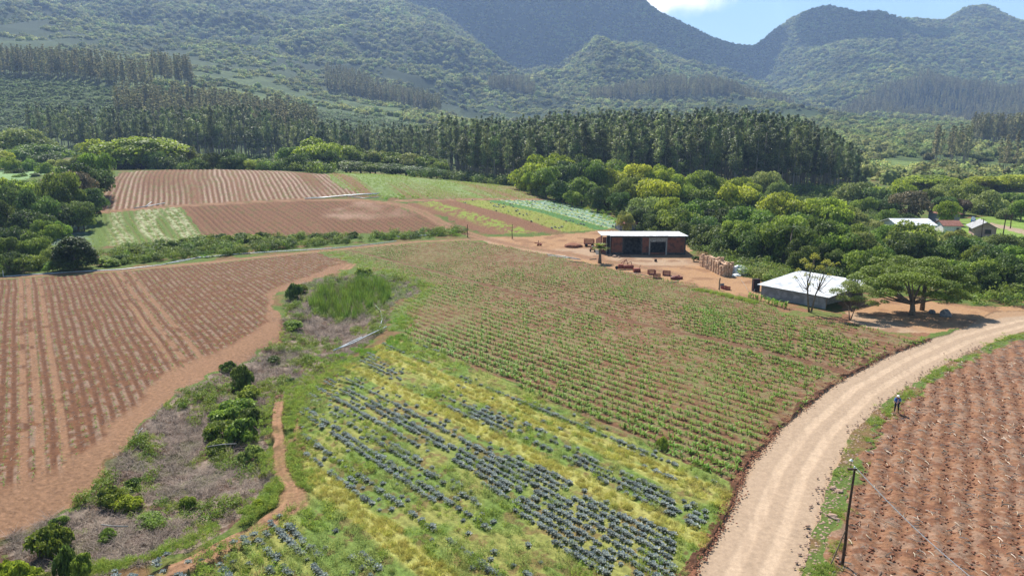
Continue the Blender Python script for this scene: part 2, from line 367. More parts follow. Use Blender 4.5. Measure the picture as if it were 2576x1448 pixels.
# ------------------------------------------------------------------ materials
MATS = {}
def mat(name, base=None, rough=.8, spec=.25, metal=0.):
    m = bpy.data.materials.new(name); m.use_nodes = True
    nt = m.node_tree; b = nt.nodes['Principled BSDF']
    b.inputs['Roughness'].default_value = rough; b.inputs['Specular IOR Level'].default_value = spec
    b.inputs['Metallic'].default_value = metal
    if base is not None: b.inputs['Base Color'].default_value = (*base, 1)
    MATS[name] = m
    return m, nt, b
def noisy(name, c1, c2, scale=4, rough=.8, spec=.25, metal=0., bump=.0, detail=4, lo=.35, hi=.65):
    m, nt, b = mat(name, None, rough, spec, metal)
    tc = nt.nodes.new('ShaderNodeTexCoord'); n = nt.nodes.new('ShaderNodeTexNoise')
    n.inputs['Scale'].default_value = scale; n.inputs['Detail'].default_value = detail
    nt.links.new(tc.outputs['Object'], n.inputs['Vector'])
    r = nt.nodes.new('ShaderNodeValToRGB'); r.color_ramp.elements[0].position = lo; r.color_ramp.elements[1].position = hi
    r.color_ramp.elements[0].color = (*c1, 1); r.color_ramp.elements[1].color = (*c2, 1)
    nt.links.new(n.outputs['Fac'], r.inputs['Fac']); nt.links.new(r.outputs['Color'], b.inputs['Base Color'])
    if bump:
        bp = nt.nodes.new('ShaderNodeBump'); bp.inputs['Strength'].default_value = bump; bp.inputs['Distance'].default_value = .03
        nt.links.new(n.outputs['Fac'], bp.inputs['Height']); nt.links.new(bp.outputs['Normal'], b.inputs['Normal'])
    return m
def ground_mat(nm='ground', lo=.62, hi=1.38, bs=.8):
    m, nt, b = mat(nm, None, .95, .1)
    at = nt.nodes.new('ShaderNodeAttribute'); at.attribute_name = 'Col'
    tc = nt.nodes.new('ShaderNodeTexCoord')
    n = nt.nodes.new('ShaderNodeTexNoise'); n.inputs['Scale'].default_value = 3.; n.inputs['Detail'].default_value = 6; n.inputs['Roughness'].default_value = .7
    nt.links.new(tc.outputs['Object'], n.inputs['Vector'])
    mr = nt.nodes.new('ShaderNodeMapRange'); mr.inputs['From Min'].default_value = .3; mr.inputs['From Max'].default_value = .7
    mr.inputs['To Min'].default_value = lo; mr.inputs['To Max'].default_value = hi
    nt.links.new(n.outputs['Fac'], mr.inputs['Value'])
    vm = nt.nodes.new('ShaderNodeVectorMath'); vm.operation = 'SCALE'
    nt.links.new(at.outputs['Color'], vm.inputs[0]); nt.links.new(mr.outputs['Result'], vm.inputs['Scale'])
    nt.links.new(vm.outputs['Vector'], b.inputs['Base Color'])
    bp = nt.nodes.new('ShaderNodeBump'); bp.inputs['Strength'].default_value = bs; bp.inputs['Distance'].default_value = .12
    nt.links.new(n.outputs['Fac'], bp.inputs['Height']); nt.links.new(bp.outputs['Normal'], b.inputs['Normal'])
    return m
def leaf_mat(name, dark, light, trans=.3, rough=.55, spec=.3, var=.25, hue=.02):
    """leaf colour runs dark -> light by a per-leaf tint, and shifts a little per plant"""
    m, nt, b = mat(name, None, rough, spec)
    at = nt.nodes.new('ShaderNodeAttribute'); at.attribute_name = 'tint'
    oi = nt.nodes.new('ShaderNodeObjectInfo')
    r = nt.nodes.new('ShaderNodeValToRGB')
    r.color_ramp.elements[0].color = (*dark, 1); r.color_ramp.elements[1].color = (*light, 1)
    nt.links.new(at.outputs['Fac'], r.inputs['Fac'])
    hs = nt.nodes.new('ShaderNodeHueSaturation')
    mr = nt.nodes.new('ShaderNodeMapRange'); mr.inputs['To Min'].default_value = 1-var; mr.inputs['To Max'].default_value = 1+var
    nt.links.new(oi.outputs['Random'], mr.inputs['Value']); nt.links.new(mr.outputs['Result'], hs.inputs['Value'])
    m2 = nt.nodes.new('ShaderNodeMath'); m2.operation = 'MULTIPLY'; m2.inputs[1].default_value = 7.31
    m3 = nt.nodes.new('ShaderNodeMath'); m3.operation = 'FRACT'
    mh = nt.nodes.new('ShaderNodeMapRange'); mh.inputs['To Min'].default_value = .5-hue; mh.inputs['To Max'].default_value = .5+hue
    nt.links.new(oi.outputs['Random'], m2.inputs[0]); nt.links.new(m2.outputs[0], m3.inputs[0]); nt.links.new(m3.outputs[0], mh.inputs['Value'])
    nt.links.new(mh.outputs['Result'], hs.inputs['Hue'])
    nt.links.new(r.outputs['Color'], hs.inputs['Color']); nt.links.new(hs.outputs['Color'], b.inputs['Base Color'])
    if trans > 0:
        tr = nt.nodes.new('ShaderNodeBsdfTranslucent'); mx = nt.nodes.new('ShaderNodeMixShader')
        mx.inputs[0].default_value = trans
        nt.links.new(hs.outputs['Color'], tr.inputs['Color'])
        nt.links.new(b.outputs[0], mx.inputs[1]); nt.links.new(tr.outputs[0], mx.inputs[2])
        nt.links.new(mx.outputs[0], nt.nodes['Material Output'].inputs['Surface'])
    return m

GM = ground_mat(); RM = ground_mat('packed_earth', .80, 1.15, .25)
L_BRIGHT = leaf_mat('leaf_bright', (.15,.20,.015), (.50,.55,.05), .5)
L_MID = leaf_mat('leaf_mid', (.07,.115,.018), (.30,.39,.05), .45)
L_DARK = leaf_mat('leaf_dark', (.035,.06,.013), (.18,.25,.045), .4)
L_OLIVE = leaf_mat('leaf_olive', (.11,.14,.03), (.36,.40,.10), .45)
L_RED = leaf_mat('leaf_russet', (.07,.065,.03), (.22,.165,.08), .3)
L_EUC = leaf_mat('leaf_eucalyptus', (.035,.055,.016), (.34,.40,.13), .45, .5, .35, .45, .02)
L_FAR = leaf_mat('leaf_forest', (.06,.09,.025), (.48,.52,.16), .5, .7, .2, .45, .035)
_nt = L_FAR.node_tree; _g = _nt.nodes.new('ShaderNodeNewGeometry'); _n = _nt.nodes.new('ShaderNodeTexNoise'); _n.inputs['Scale'].default_value = .008; _n.inputs['Detail'].default_value = 5; _n.inputs['Roughness'].default_value = .65
_nt.links.new(_g.outputs['Position'], _n.inputs['Vector']); _m = _nt.nodes.new('ShaderNodeMapRange'); _m.inputs['From Min'].default_value = .32; _m.inputs['From Max'].default_value = .68; _m.inputs['To Min'].default_value = .55; _m.inputs['To Max'].default_value = 1.3
_nt.links.new(_n.outputs['Fac'], _m.inputs['Value'])
_h = [n for n in _nt.nodes if n.type == 'HUE_SAT'][0]; _o = _h.inputs['Value'].links[0].from_socket; _mm = _nt.nodes.new('ShaderNodeMath'); _mm.operation = 'MULTIPLY'
_nt.links.new(_o, _mm.inputs[0]); _nt.links.new(_m.outputs[0], _mm.inputs[1]); _nt.links.new(_mm.outputs[0], _h.inputs['Value'])
L_FEUC = leaf_mat('leaf_far_eucalyptus', (.06,.065,.03), (.46,.43,.20), .45, .7, .2, .25, .02)
L_BAN = leaf_mat('leaf_banana', (.05,.09,.03), (.19,.25,.10), .35, .7, .2)
L_CORN = leaf_mat('leaf_corn', (.09,.19,.012), (.26,.44,.04), .5, .5, .35)
L_CAB = leaf_mat('leaf_cabbage', (.025,.042,.030), (.74,.77,.70), .1, .42, .5, .25, .015)  # light end is the painted rim highlight, dark end the painted gaps
L_WEED = leaf_mat('leaf_weed', (.11,.17,.025), (.42,.52,.085), .55, .6, .25)
L_WEEDY = leaf_mat('leaf_seeding_weed', (.14,.18,.035), (.44,.51,.15), .5, .7, .2)
L_STRAW = leaf_mat('leaf_straw', (.30,.29,.05), (.60,.55,.14), .52, .7, .2)
L_REED = leaf_mat('leaf_reed', (.05,.09,.014), (.22,.33,.045), .45)
L_DRY = leaf_mat('dry_stalk', (.09,.066,.05), (.36,.285,.225), .1, .8, .2)
L_RESID = leaf_mat('crop_residue', (.30,.22,.14), (.62,.52,.40), .0, .8, .2)
L_YEL = leaf_mat('leaf_yellow', (.20,.22,.02), (.48,.46,.05), .45)
BARK = noisy('bark', (.09,.065,.045), (.20,.155,.12), 3, .9)
BARKP = noisy('bark_pale', (.14,.12,.095), (.30,.27,.22), 2, .85)

# ------------------------------------------------------------------ mesh helpers
def tag(o, label=None, cat=None, group=None, kind=None):
    if label: o['label'] = label
    if cat: o['category'] = cat
    if group: o['group'] = group
    if kind: o['kind'] = kind
    return o
def link(name, me, parent=None, loc=None):
    o = bpy.data.objects.new(name, me); COL.objects.link(o)
    if parent is not None: o.parent = parent
    if loc is not None: o.location = loc
    return o
def empty(name, loc, rz=0., sc=None):
    o = bpy.data.objects.new(name, None); COL.objects.link(o)
    o.location = loc; o.rotation_euler = (0, 0, rz); o.empty_display_size = .2
    if sc is not None: o.scale = sc
    return o
def np_mesh(name, V, Fq, mats, tint=None, col=None, smooth=False, midx=None):
    """V (n,3), Fq (m,k) uniform polygons or list of such arrays"""
    if not isinstance(Fq, list): Fq = [Fq]
    Fq = [f for f in Fq if len(f)]
    me = bpy.data.meshes.new(name)
    nl = sum(f.size for f in Fq); nf = sum(len(f) for f in Fq)
    me.vertices.add(len(V)); me.vertices.foreach_set('co', np.ascontiguousarray(V, dtype=np.float32).ravel())
    me.loops.add(nl); me.polygons.add(nf)
    me.loops.foreach_set('vertex_index', np.concatenate([f.ravel() for f in Fq]).astype(np.int32))
    st = []; tot = 0
    for f in Fq:
        st.append(tot+np.arange(len(f))*f.shape[1]); tot += f.size
    me.polygons.foreach_set('loop_start', np.concatenate(st).astype(np.int32))
    if midx is not None: me.polygons.foreach_set('material_index', np.asarray(midx, np.int32))
    me.polygons.foreach_set('use_smooth', np.full(nf, smooth))
    for m in (mats if isinstance(mats, (list, tuple)) else [mats]): me.materials.append(m)
    me.update(calc_edges=True)
    if tint is not None:
        a = me.attributes.new('tint', 'FLOAT', 'POINT'); a.data.foreach_set('value', np.asarray(tint, np.float32))
    if col is not None:
        a = me.attributes.new('Col', 'FLOAT_COLOR', 'POINT')
        a.data.foreach_set('color', np.concatenate([col, np.ones((len(col), 1))], 1).astype(np.float32).ravel())
    return me
def nrmz(a): return a/np.maximum(np.linalg.norm(a, axis=1, keepdims=True), 1e-9)
def cards(pts, nrm, size, aspect=.55, r=rng, fold=.18):
    n = len(pts); nrm = nrmz(nrm)
    t = nrmz(np.cross(nrm, r.normal(size=(n, 3)))); b = np.cross(nrm, t)
    size = np.broadcast_to(size, (n,))[:, None]
    V = np.stack([pts-t*size*.5, pts-b*size*.5*aspect-nrm*size*fold*.5, pts+t*size*.5, pts+b*size*.5*aspect+nrm*size*fold*.5], 1).reshape(-1, 3)
    return V, np.arange(n*4).reshape(n, 4)
def sph(n, r=rng): return nrmz(r.normal(size=(n, 3)))
class MB:
    """collects polygons for one mesh object"""
    def __init__(s): s.v = []; s.f = []; s.m = []
    def add(s, vs, fs, m=0):
        o = len(s.v); s.v += [tuple(v) for v in vs]; s.f += [[i+o for i in f] for f in fs]; s.m += [m]*len(fs); return s
    def box(s, c, d, rz=0, m=0, tilt=None, taper=1.):
        hx, hy, hz_ = d[0]/2, d[1]/2, d[2]/2
        vs = []
        for z in (-1, 1):
            k = taper if z > 0 else 1
            for x, y in ((-1, -1), (1, -1), (1, 1), (-1, 1)): vs.append(Vector((x*hx*k, y*hy*k, z*hz_)))
        M = Matrix.Rotation(rz, 3, 'Z')
        if tilt is not None: M = M @ Matrix.Rotation(tilt[0], 3, 'X') @ Matrix.Rotation(tilt[1], 3, 'Y')
        return s.add([M@v+Vector(c) for v in vs], [[0,3,2,1],[4,5,6,7],[0,1,5,4],[1,2,6,5],[2,3,7,6],[3,0,4,7]], m)
    def tube(s, pts, rad, n=7, m=0):
        pts = [Vector(p) for p in pts]
        if not isinstance(rad, (list, tuple)): rad = [rad]*len(pts)
        vs = []; fs = []
        for i, p in enumerate(pts):
            d = (pts[min(i+1, len(pts)-1)]-pts[max(i-1, 0)]).normalized()
            a = d.orthogonal().normalized() if i == 0 else (a - d*a.dot(d)).normalized()
            b = d.cross(a)
            for k in range(n):
                t = 2*PI*k/n; vs.append(p+(a*math.cos(t)+b*math.sin(t))*rad[i])
        for i in range(len(pts)-1):
            for k in range(n):
                fs.append([i*n+k, i*n+(k+1) % n, (i+1)*n+(k+1) % n, (i+1)*n+k])
        fs.append(list(range(n))[::-1]); fs.append([(len(pts)-1)*n+k for k in range(n)])
        return s.add(vs, fs, m)
    def mesh(s, name, mats, smooth=False):
        me = bpy.data.meshes.new(name); me.from_pydata(s.v, [], s.f)
        for m in (mats if isinstance(mats, (list, tuple)) else [mats]): me.materials.append(m)
        me.polygons.foreach_set('material_index', s.m)
        me.polygons.foreach_set('use_smooth', [smooth]*len(s.f)); me.update()
        return me
    def build(s, name, mats, parent=None, smooth=False, loc=None):
        return link(name, s.mesh(name, mats, smooth), parent, loc)
def ico(sub=2):
    import bmesh
    bm = bmesh.new(); bmesh.ops.create_icosphere(bm, subdivisions=sub, radius=1)
    V = np.array([v.co[:] for v in bm.verts]); Fc = np.array([[v.index for v in f.verts] for f in bm.faces]); bm.free()
    return V, Fc
def noise3(V, sc, seed):
    return (fbm(V[:, 0]*sc+7, V[:, 1]*sc+V[:, 2]*sc*.7, seed, 3)+fbm(V[:, 2]*sc+3, V[:, 0]*sc-V[:, 1]*sc*.6, seed+5, 3))*.5

# ------------------------------------------------------------------ vegetation prototypes
def merge(parts):
    V = []; Fq = []; T = []; o = 0; M = []
    for v, f, t, m in parts:
        V.append(v); Fq.append(f+o); T.append(np.broadcast_to(t, (len(v),))); M.append(np.full(len(f), m)); o += len(v)
    # group by polygon size, keeping material index in step
    out = []; mi = []
    for k in sorted({f.shape[1] for f in Fq}):
        out.append(np.concatenate([f for f in Fq if f.shape[1] == k])); mi.append(np.concatenate([m for f, m in zip(Fq, M) if f.shape[1] == k]))
    return np.concatenate(V), out, np.concatenate(T), np.concatenate(mi)
def crown_big(name, seed, nclump=24, ncard=150, leaf=.085, flat=.95, zc=.50, zr=.42, core=True):
    r = np.random.default_rng(seed); parts = []
    d = sph(nclump, r); d[:, 2] = np.where(r.random(nclump) < .45, np.abs(d[:, 2]), d[:, 2]); d = nrmz(d)
    rad = r.uniform(.5, .8, nclump); cen = d*rad[:, None]*np.array([1, 1, zr*1.1]); cen[:, 2] += zc
    cr = r.uniform(.22, .42, nclump)
    for c, k in zip(cen, cr):
        n = int(ncard*(k/.28)**2); dd = sph(n, r); dd[:, 2] = np.where(dd[:, 2] < -.3, -dd[:, 2], dd[:, 2])
        sh = r.uniform(.72, 1.06, n)
        pts = c+dd*sh[:, None]*k*np.array([1, 1, flat*.55])
        pts[:, 2] = np.maximum(pts[:, 2], .01+.05*r.random(n))
        nn = dd*.7+np.array([0, 0, .6])+r.normal(size=(n, 3))*.55
        v, f = cards(pts, nn*np.array([1, 1, 1.]), leaf*r.uniform(.6, 1.25, n), .6, r)
        t = np.repeat(np.clip(r.normal(.5, .22, n)+r.normal(0, .2), 0, 1), 4)
        parts.append((v, f, t, 0))
    V, Fq, T, M = merge(parts)
    return np_mesh(name, V, Fq, L_MID, T)
def limb_trunk(name, seed, top=.62, r0=.05, nl=6, spread=.5, base_z=-.03):
    r = random.Random(seed); b = MB()
    b.tube([(0, 0, base_z), (r.uniform(-.02, .02), r.uniform(-.02, .02), top*.35), (r.uniform(-.04, .04), r.uniform(-.04, .04), top*.75)], [r0*1.2, r0*.85, r0*.6], 7)
    for k in range(nl):
        a = 2*PI*k/nl+r.uniform(-.4, .4); z0 = top*r.uniform(.3, .7); R = spread*r.uniform(.6, 1.1)
        b.tube([(0, 0, z0), (math.cos(a)*R*.4, math.sin(a)*R*.4, z0+top*.28), (math.cos(a)*R, math.sin(a)*R, min(.88, z0+top*.5))], [r0*.55, r0*.36, r0*.14], 5)
    return b.mesh(name, BARK, True)
BIG = [crown_big(f'crown_big', 100+i, 32+2*(i % 4), 150, .085, zr=.42+.02*(i % 3)) for i in range(8)]
BIGT = [limb_trunk('trunk_big', 200+i) for i in range(4)]
SHR = [crown_big('shrub_leaves', 300+i, 20, 95, .17, 1., .42, .42) for i in range(5)]
SHRT = [limb_trunk('shrub_stems', 310+i, .5, .035, 5, .4) for i in range(2)]
def euc_crown(name, seed, ncl=20, nc=62, leaf=.024):
    r = np.random.default_rng(seed); parts = []
    z = np.sort(r.uniform(.33, .985, ncl))
    for i, zz in enumerate(z):
        env = .085*(1-((zz-.55)/.47)**2*.72) if zz > .55 else .055+.03*(zz-.33)/.22
        a = r.uniform(0, 2*PI); off = env*r.uniform(.15, .8)*(1 if zz < .93 else .2)
        c = np.array([math.cos(a)*off, math.sin(a)*off, zz]); k = env*r.uniform(.42, .7)
        n = int(nc*(.6+k/.06)); dd = sph(n, r)
        pts = c+dd*r.uniform(.5, 1.1, n)[:, None]*k*np.array([1, 1, 1.05])
        pts[:, 2] -= .02*r.random(n)
        nn = dd+np.array([0, 0, .45])+r.normal(size=(n, 3))*.5
        v, f = cards(pts, nn, leaf*r.uniform(.55, 1.2, n), .5, r)
        parts.append((v, f, np.repeat(np.clip(r.normal(.45, .2, n)+r.normal(0, .15), 0, 1), 4), 0))
    V, Fq, T, M = merge(parts); return np_mesh(name, V, Fq, L_EUC, T)
EUC = [euc_crown('crown_eucalyptus', 400+i) for i in range(7)]
def pole_trunk(name, seed, top=.93, r0=.0072):
    r = random.Random(seed); b = MB(); x = y = 0; pts = []
    for k in range(5):
        pts.append((x, y, -.02+top*k/4)); x += r.uniform(-.006, .006); y += r.uniform(-.006, .006)
    b.tube(pts, [r0*1.2, r0, r0*.85, r0*.65, r0*.3], 6)
    for k in range(5):
        a = r.uniform(0, 6.28); z = r.uniform(.4, .85); b.tube([(x*.5, y*.5, z), (math.cos(a)*.05, math.sin(a)*.05, z+.06)], [r0*.35, r0*.12], 4)
    return b.mesh(name, BARKP, True)
EUCT = [pole_trunk('trunk_eucalyptus', 420+i) for i in range(3)]
def proto(name, parts, mats, smooth=False):
    V, Fq, T, M = merge(parts); me = np_mesh(name, V, Fq, mats, T, midx=M, smooth=smooth)
    return bpy.data.objects.new(name, me)
def tube_part(pts, rad, n, t, m):
    b = MB(); b.tube(pts, rad, n)
    q = np.array([f for f in b.f if len(f) == 4]); return (np.array([v[:] for v in b.v]), q, t, m)
def far_crown(name, seed, mats, nc=150, leaf=.34, sx=1., zz=.62):
    r = np.random.default_rng(seed); V, Fc = ico(2)
    n = noise3(V, 1.6, seed); V = V*(.62+.75*(n[:, None]-.3)); V = V*np.array([sx, sx, zz]); V[:, 2] += .5
    parts = [(V, Fc, np.clip(r.normal(.4, .15, len(V)), 0, 1), 0)]
    i = r.choice(len(V), nc); p = V[i]*r.uniform(.95, 1.2, (nc, 1))+r.normal(size=(nc, 3))*.09
    c = p-np.array([0, 0, .3])
    v, f = cards(p, c+np.array([0, 0, .5])+r.normal(size=(nc, 3))*.5, leaf*r.uniform(.5, 1.1, nc), .7, r)
    parts.append((v, f, np.repeat(np.clip(r.normal(.55, .2, nc), 0, 1), 4), 0))
    return proto(name, parts, mats)
def far_euc(name, seed, mats):
    r = np.random.default_rng(seed); parts = [tube_part([(0, 0, -.02), (0, 0, .9)], [.010, .004], 4, .5, 1)]
    for k in range(10):
        zz = .28+.69*k/9.; env = .085*(1-((max(zz,.45)-.55)/.47)**2*.75)
        n = 22; dd = sph(n, r); a = r.uniform(0, 6.28)
        p = np.array([math.cos(a)*env*.35, math.sin(a)*env*.35, zz])+dd*env*np.array([.8, .8, .6])*r.uniform(.6, 1.1, (n, 1))
        v, f = cards(p, dd+np.array([0, 0, .4])+r.normal(size=(n, 3))*.4, .06*r.uniform(.6, 1.2, n), .6, r)
        parts.append((v, f, np.repeat(np.clip(r.normal(.5, .2, n), 0, 1), 4), 0))
    return proto(name, parts, mats)
def blades(r, n, h, w, lean, curve=.5, segs=3, t0=.3, t1=.8, rad=.0, m=0, zlift=0):
    """arching strips rooted round the origin"""
    V = []; Fq = []; T = []
    for k in range(n):
        a = r.uniform(0, 2*PI); L = h*r.uniform(.6, 1.1); ln = lean*r.uniform(.5, 1.3); x0 = rad*math.sqrt(r.random()); aa = r.uniform(0, 2*PI)
        dx, dy = math.cos(a), math.sin(a); bx, by = -dy, dx; o = len(V); tt = r.uniform(t0, t1); z0 = zlift*r.random()
        for s in range(segs+1):
            f = s/segs; out = L*(ln*f+curve*ln*f*f); z = L*(f-curve*ln*f*f*.9)+z0; ww = w*(1-f)**.6*(.5+.5*min(1, f*3+.3)) if s < segs else 0.001
            cx, cy = math.cos(aa)*x0+dx*out, math.sin(aa)*x0+dy*out
            V += [(cx+bx*ww/2, cy+by*ww/2, z), (cx-bx*ww/2, cy-by*ww/2, z)]; T += [tt, tt]
        for s in range(segs): Fq.append([o+2*s, o+2*s+1, o+2*s+3, o+2*s+2])
    return (np.array(V), np.array(Fq), np.array(T), m)
def tuft(name, seed, mats, n=26, h=.4, w=.03, lean=.5, **k):
    return proto(name, [blades(np.random.default_rng(seed), n, h, w, lean, **k)], mats)
def corn_proto(name, seed):
    r = np.random.default_rng(seed)
    return proto(name, [tube_part([(0, 0, -.02), (0, 0, .55)], [.03, .012], 5, .35, 0), blades(r, 9, .52, .12, .85, .9, 4, .4, .95, 0, 0, .3)], L_CORN)
def cabbage_proto(name, seed):
    r = np.random.default_rng(seed); parts = []
    for ring, (n, R, tilt, sz) in enumerate(((6, .26, .35, .34), (6, .19, .75, .30), (5, .11, 1.1, .24), (4, .04, 1.35, .18))):
        for k in range(n):
            a = 2*PI*k/n+ring*.5+r.uniform(-.2, .2); V = []; Fq = []; T = []
            ti = tilt+r.uniform(-.15, .15); s_ = sz*r.uniform(.85, 1.15)
            for i in range(4):
                for j in range(5):
                    u = i/3; w_ = (j/4-.5)*2
                    wid = s_*.62*math.sin(PI*min(1, .18+u*.72))
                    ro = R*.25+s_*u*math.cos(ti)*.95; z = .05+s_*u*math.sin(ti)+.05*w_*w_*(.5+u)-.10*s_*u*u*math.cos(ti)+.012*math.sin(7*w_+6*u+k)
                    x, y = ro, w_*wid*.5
                    V.append((x*math.cos(a)-y*math.sin(a), x*math.sin(a)+y*math.cos(a), z)); T.append(np.clip(.02+.95*(u*abs(w_))**1.7+.35*u**4+r.uniform(-.05, .05), 0, 1))  # highlight painted along leaf rims, shade painted into the inner leaf
            for i in range(3):
                for j in range(4): Fq.append([i*5+j, i*5+j+1, (i+1)*5+j+1, (i+1)*5+j])
            parts.append((np.array(V), np.array(Fq), np.array(T), 0))
    V, Fc = ico(2); V = V*np.array([.12, .12, .10])+np.array([0, 0, .16]); parts.append((V, Fc, np.full(len(V), .18), 0))  # head painted dark like the shaded gaps between leaves
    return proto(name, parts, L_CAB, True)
def weed_proto(name, seed, mats, n=46, R=.33, h=.5, leaf=.10, stems=True):
    r = np.random.default_rng(seed); d = sph(n, r); d[:, 2] = np.abs(d[:, 2])
    p = d*r.uniform(.35, 1.05, (n, 1))*np.array([R, R, h]); v, f = cards(p, d*.5+np.array([0, 0, .5])+r.normal(size=(n, 3))*.6, leaf*r.uniform(.5, 1.3, n), .4, r)
    parts = [(v, f, np.repeat(np.clip(r.normal(.5, .25, n), 0, 1), 4), 0)]
    if stems: parts.append(blades(r, 10, h*1.1, .018, .4, .3, 2, .4, 1., R*.4, 0))
    return proto(name, parts, mats)
def shrub_proto(name, seed, mats, n=240, leaf=.16):
    r = np.random.default_rng(seed); parts = []
    for k in range(7):
        c = np.array([r.uniform(-.5, .5), r.uniform(-.5, .5), r.uniform(.3, .75)]); q = r.uniform(.25, .42); m = n//7
        d = sph(m, r); v, f = cards(c+d*q*r.uniform(.7, 1.05, (m, 1)), d+np.array([0, 0, .5])+r.normal(size=(m, 3))*.5, leaf*r.uniform(.5, 1.2, m), .6, r)
        parts.append((v, f, np.repeat(np.clip(r.normal(.5, .2, m), 0, 1), 4), 0))
    return proto(name, parts, mats)
def banana_proto(name, seed):
    r = np.random.default_rng(seed); return proto(name, [blades(r, 9, 1., .26, .9, .9, 4, .3, 1., .05, 0, .1)], L_BAN)
def stalks_proto(name, seed, mats=None):
    r = np.random.default_rng(seed)
    return proto(name, [blades(r, 16, .9, .022, .9, .6, 3, .2, 1., .35, 0), blades(r, 12, .35, .03, 1.6, .8, 3, .3, .9, .45, 0)], mats or L_DRY)
def litter_proto(name, seed, L=.3):
    r = np.random.default_rng(seed); V = []; Fq = []; cur = r.uniform(-1.6, 1.6); x = y = 0; a = r.uniform(0, 6.28); w = .010
    for s in range(5):
        V += [(x-math.sin(a)*w, y+math.cos(a)*w, .012+.02*math.sin(s)), (x+math.sin(a)*w, y-math.cos(a)*w, .012+.02*math.sin(s)), (x, y, .04+.02*math.sin(s))]
        x += math.cos(a)*L/4; y += math.sin(a)*L/4; a += cur/4
    for s in range(4):
        o = 3*s; Fq += [[o, o+2, o+5, o+3], [o+2, o+1, o+4, o+5]]
    return proto(name, [(np.array(V), np.array(Fq), r.uniform(.3, 1), 0)], L_RESID)
def stone_proto(name, seed, m):
    V, Fc = ico(2); n = noise3(V, 1.3, seed); V = V*(.5+.9*n[:, None])*np.array([1, .8, .55]); V[:, 2] += .12
    return proto(name, [(V, Fc, .5, 0)], m, False)

# ------------------------------------------------------------------ stuff: one object whose points carry instances of hidden prototypes
_sc = [0]
def stuff(name, label, cat, pts, protos, scale, rz=None, sz=None, tilt=None, kind='stuff', group=None):
    n = len(pts)
    if n == 0: return None
    _sc[0] += 1
    pc = bpy.data.collections.new(f'kit_{_sc[0]:02d}')
    used = []
    for i, p in enumerate(protos):
        q = bpy.data.objects.new(f'k{i:02d}_{p.name}', p.data); pc.objects.link(q); used.append(q)
    me = bpy.data.meshes.new(name); me.vertices.add(n); me.vertices.foreach_set('co', np.asarray(pts, np.float32).ravel())
    sc3 = np.empty((n, 3), np.float32); sc3[:] = np.broadcast_to(np.asarray(scale, float), (n,))[:, None]
    if sz is not None: sc3[:, 2] *= sz
    rot = np.zeros((n, 3), np.float32); rot[:, 2] = rng.uniform(0, 2*PI, n) if rz is None else rz
    if tilt is not None: rot[:, 0] = rng.normal(0, tilt, n); rot[:, 1] = rng.normal(0, tilt, n)
    a = me.attributes.new('sc', 'FLOAT_VECTOR', 'POINT'); a.data.foreach_set('vector', sc3.ravel())
    a = me.attributes.new('ro', 'FLOAT_VECTOR', 'POINT'); a.data.foreach_set('vector', rot.ravel())
    a = me.attributes.new('ix', 'INT', 'POINT'); a.data.foreach_set('value', rng.integers(0, len(protos), n).astype(np.int32))
    me.update()
    o = link(name, me); tag(o, label, cat, group, kind)
    ng = bpy.data.node_groups.new('scatter_'+name, 'GeometryNodeTree')
    ng.interface.new_socket('Geometry', in_out='INPUT', socket_type='NodeSocketGeometry'); ng.interface.new_socket('Geometry', in_out='OUTPUT', socket_type='NodeSocketGeometry')
    N = ng.nodes; gi = N.new('NodeGroupInput'); go = N.new('NodeGroupOutput'); ci = N.new('GeometryNodeCollectionInfo'); ip = N.new('GeometryNodeInstanceOnPoints')
    ci.inputs['Collection'].default_value = pc; ci.inputs['Separate Children'].default_value = True; ci.inputs['Reset Children'].default_value = True
    def attr(nm, ty):
        q = N.new('GeometryNodeInputNamedAttribute'); q.data_type = ty; q.inputs['Name'].default_value = nm; return q.outputs[0]
    L = ng.links
    L.new(gi.outputs[0], ip.inputs['Points']); L.new(ci.outputs[0], ip.inputs['Instance']); ip.inputs['Pick Instance'].default_value = True
    L.new(attr('ix', 'INT'), ip.inputs['Instance Index']); L.new(attr('sc', 'FLOAT_VECTOR'), ip.inputs['Scale'])
    e2r = N.new('FunctionNodeEulerToRotation'); L.new(attr('ro', 'FLOAT_VECTOR'), e2r.inputs[0]); L.new(e2r.outputs[0], ip.inputs['Rotation'])
    L.new(ip.outputs[0], go.inputs[0])
    md = o.modifiers.new('scatter', 'NODES'); md.node_group = ng
    return o
def sample(Y0, Y1, spacing, s0=-.86, s1=.86, pw=0.):
    """random points over forward distance Y0..Y1, spacing m (times (Y/Y0)^pw)"""
    out = []
    Y = Y0
    while Y < Y1:
        dY = min(max(4*spacing*(Y/Y0)**pw, 3.), Y1-Y); sp = spacing*((Y+dY/2)/Y0)**pw
        w = (s1-s0)*(Y+dY/2); n = rng.poisson(w*dY/sp**2)
        y = rng.uniform(Y, Y+dY, n); out.append(np.stack([rng.uniform(s0, s1, n)*y, y], 1)); Y += dY
    return np.concatenate(out)
def at3(XY, dz=0):
    z, _, _ = (H(XY[:, 0], XY[:, 1]), 0, 0); return np.stack([XY[:, 0], XY[:, 1], z+dz], 1)
def pxs(XY): return px_of(XY[:, 0], XY[:, 1], H(XY[:, 0], XY[:, 1]))
def infr(XY, m=60):
    x, y = pxs(XY); return (x > -m) & (x < 2576+m) & (y < 1448+m*2)
def dip(xD, yD):
    gd = np.clip(seg_dist(xD, yD, [(870,745),(860,830),(740,910),(600,1050),(430,1250),(150,1400),(-200,1600)])/np.interp(yD, [740, 1448], [70, 330]), 0, 1)
    return -1.1*sstep(1, .25, gd)
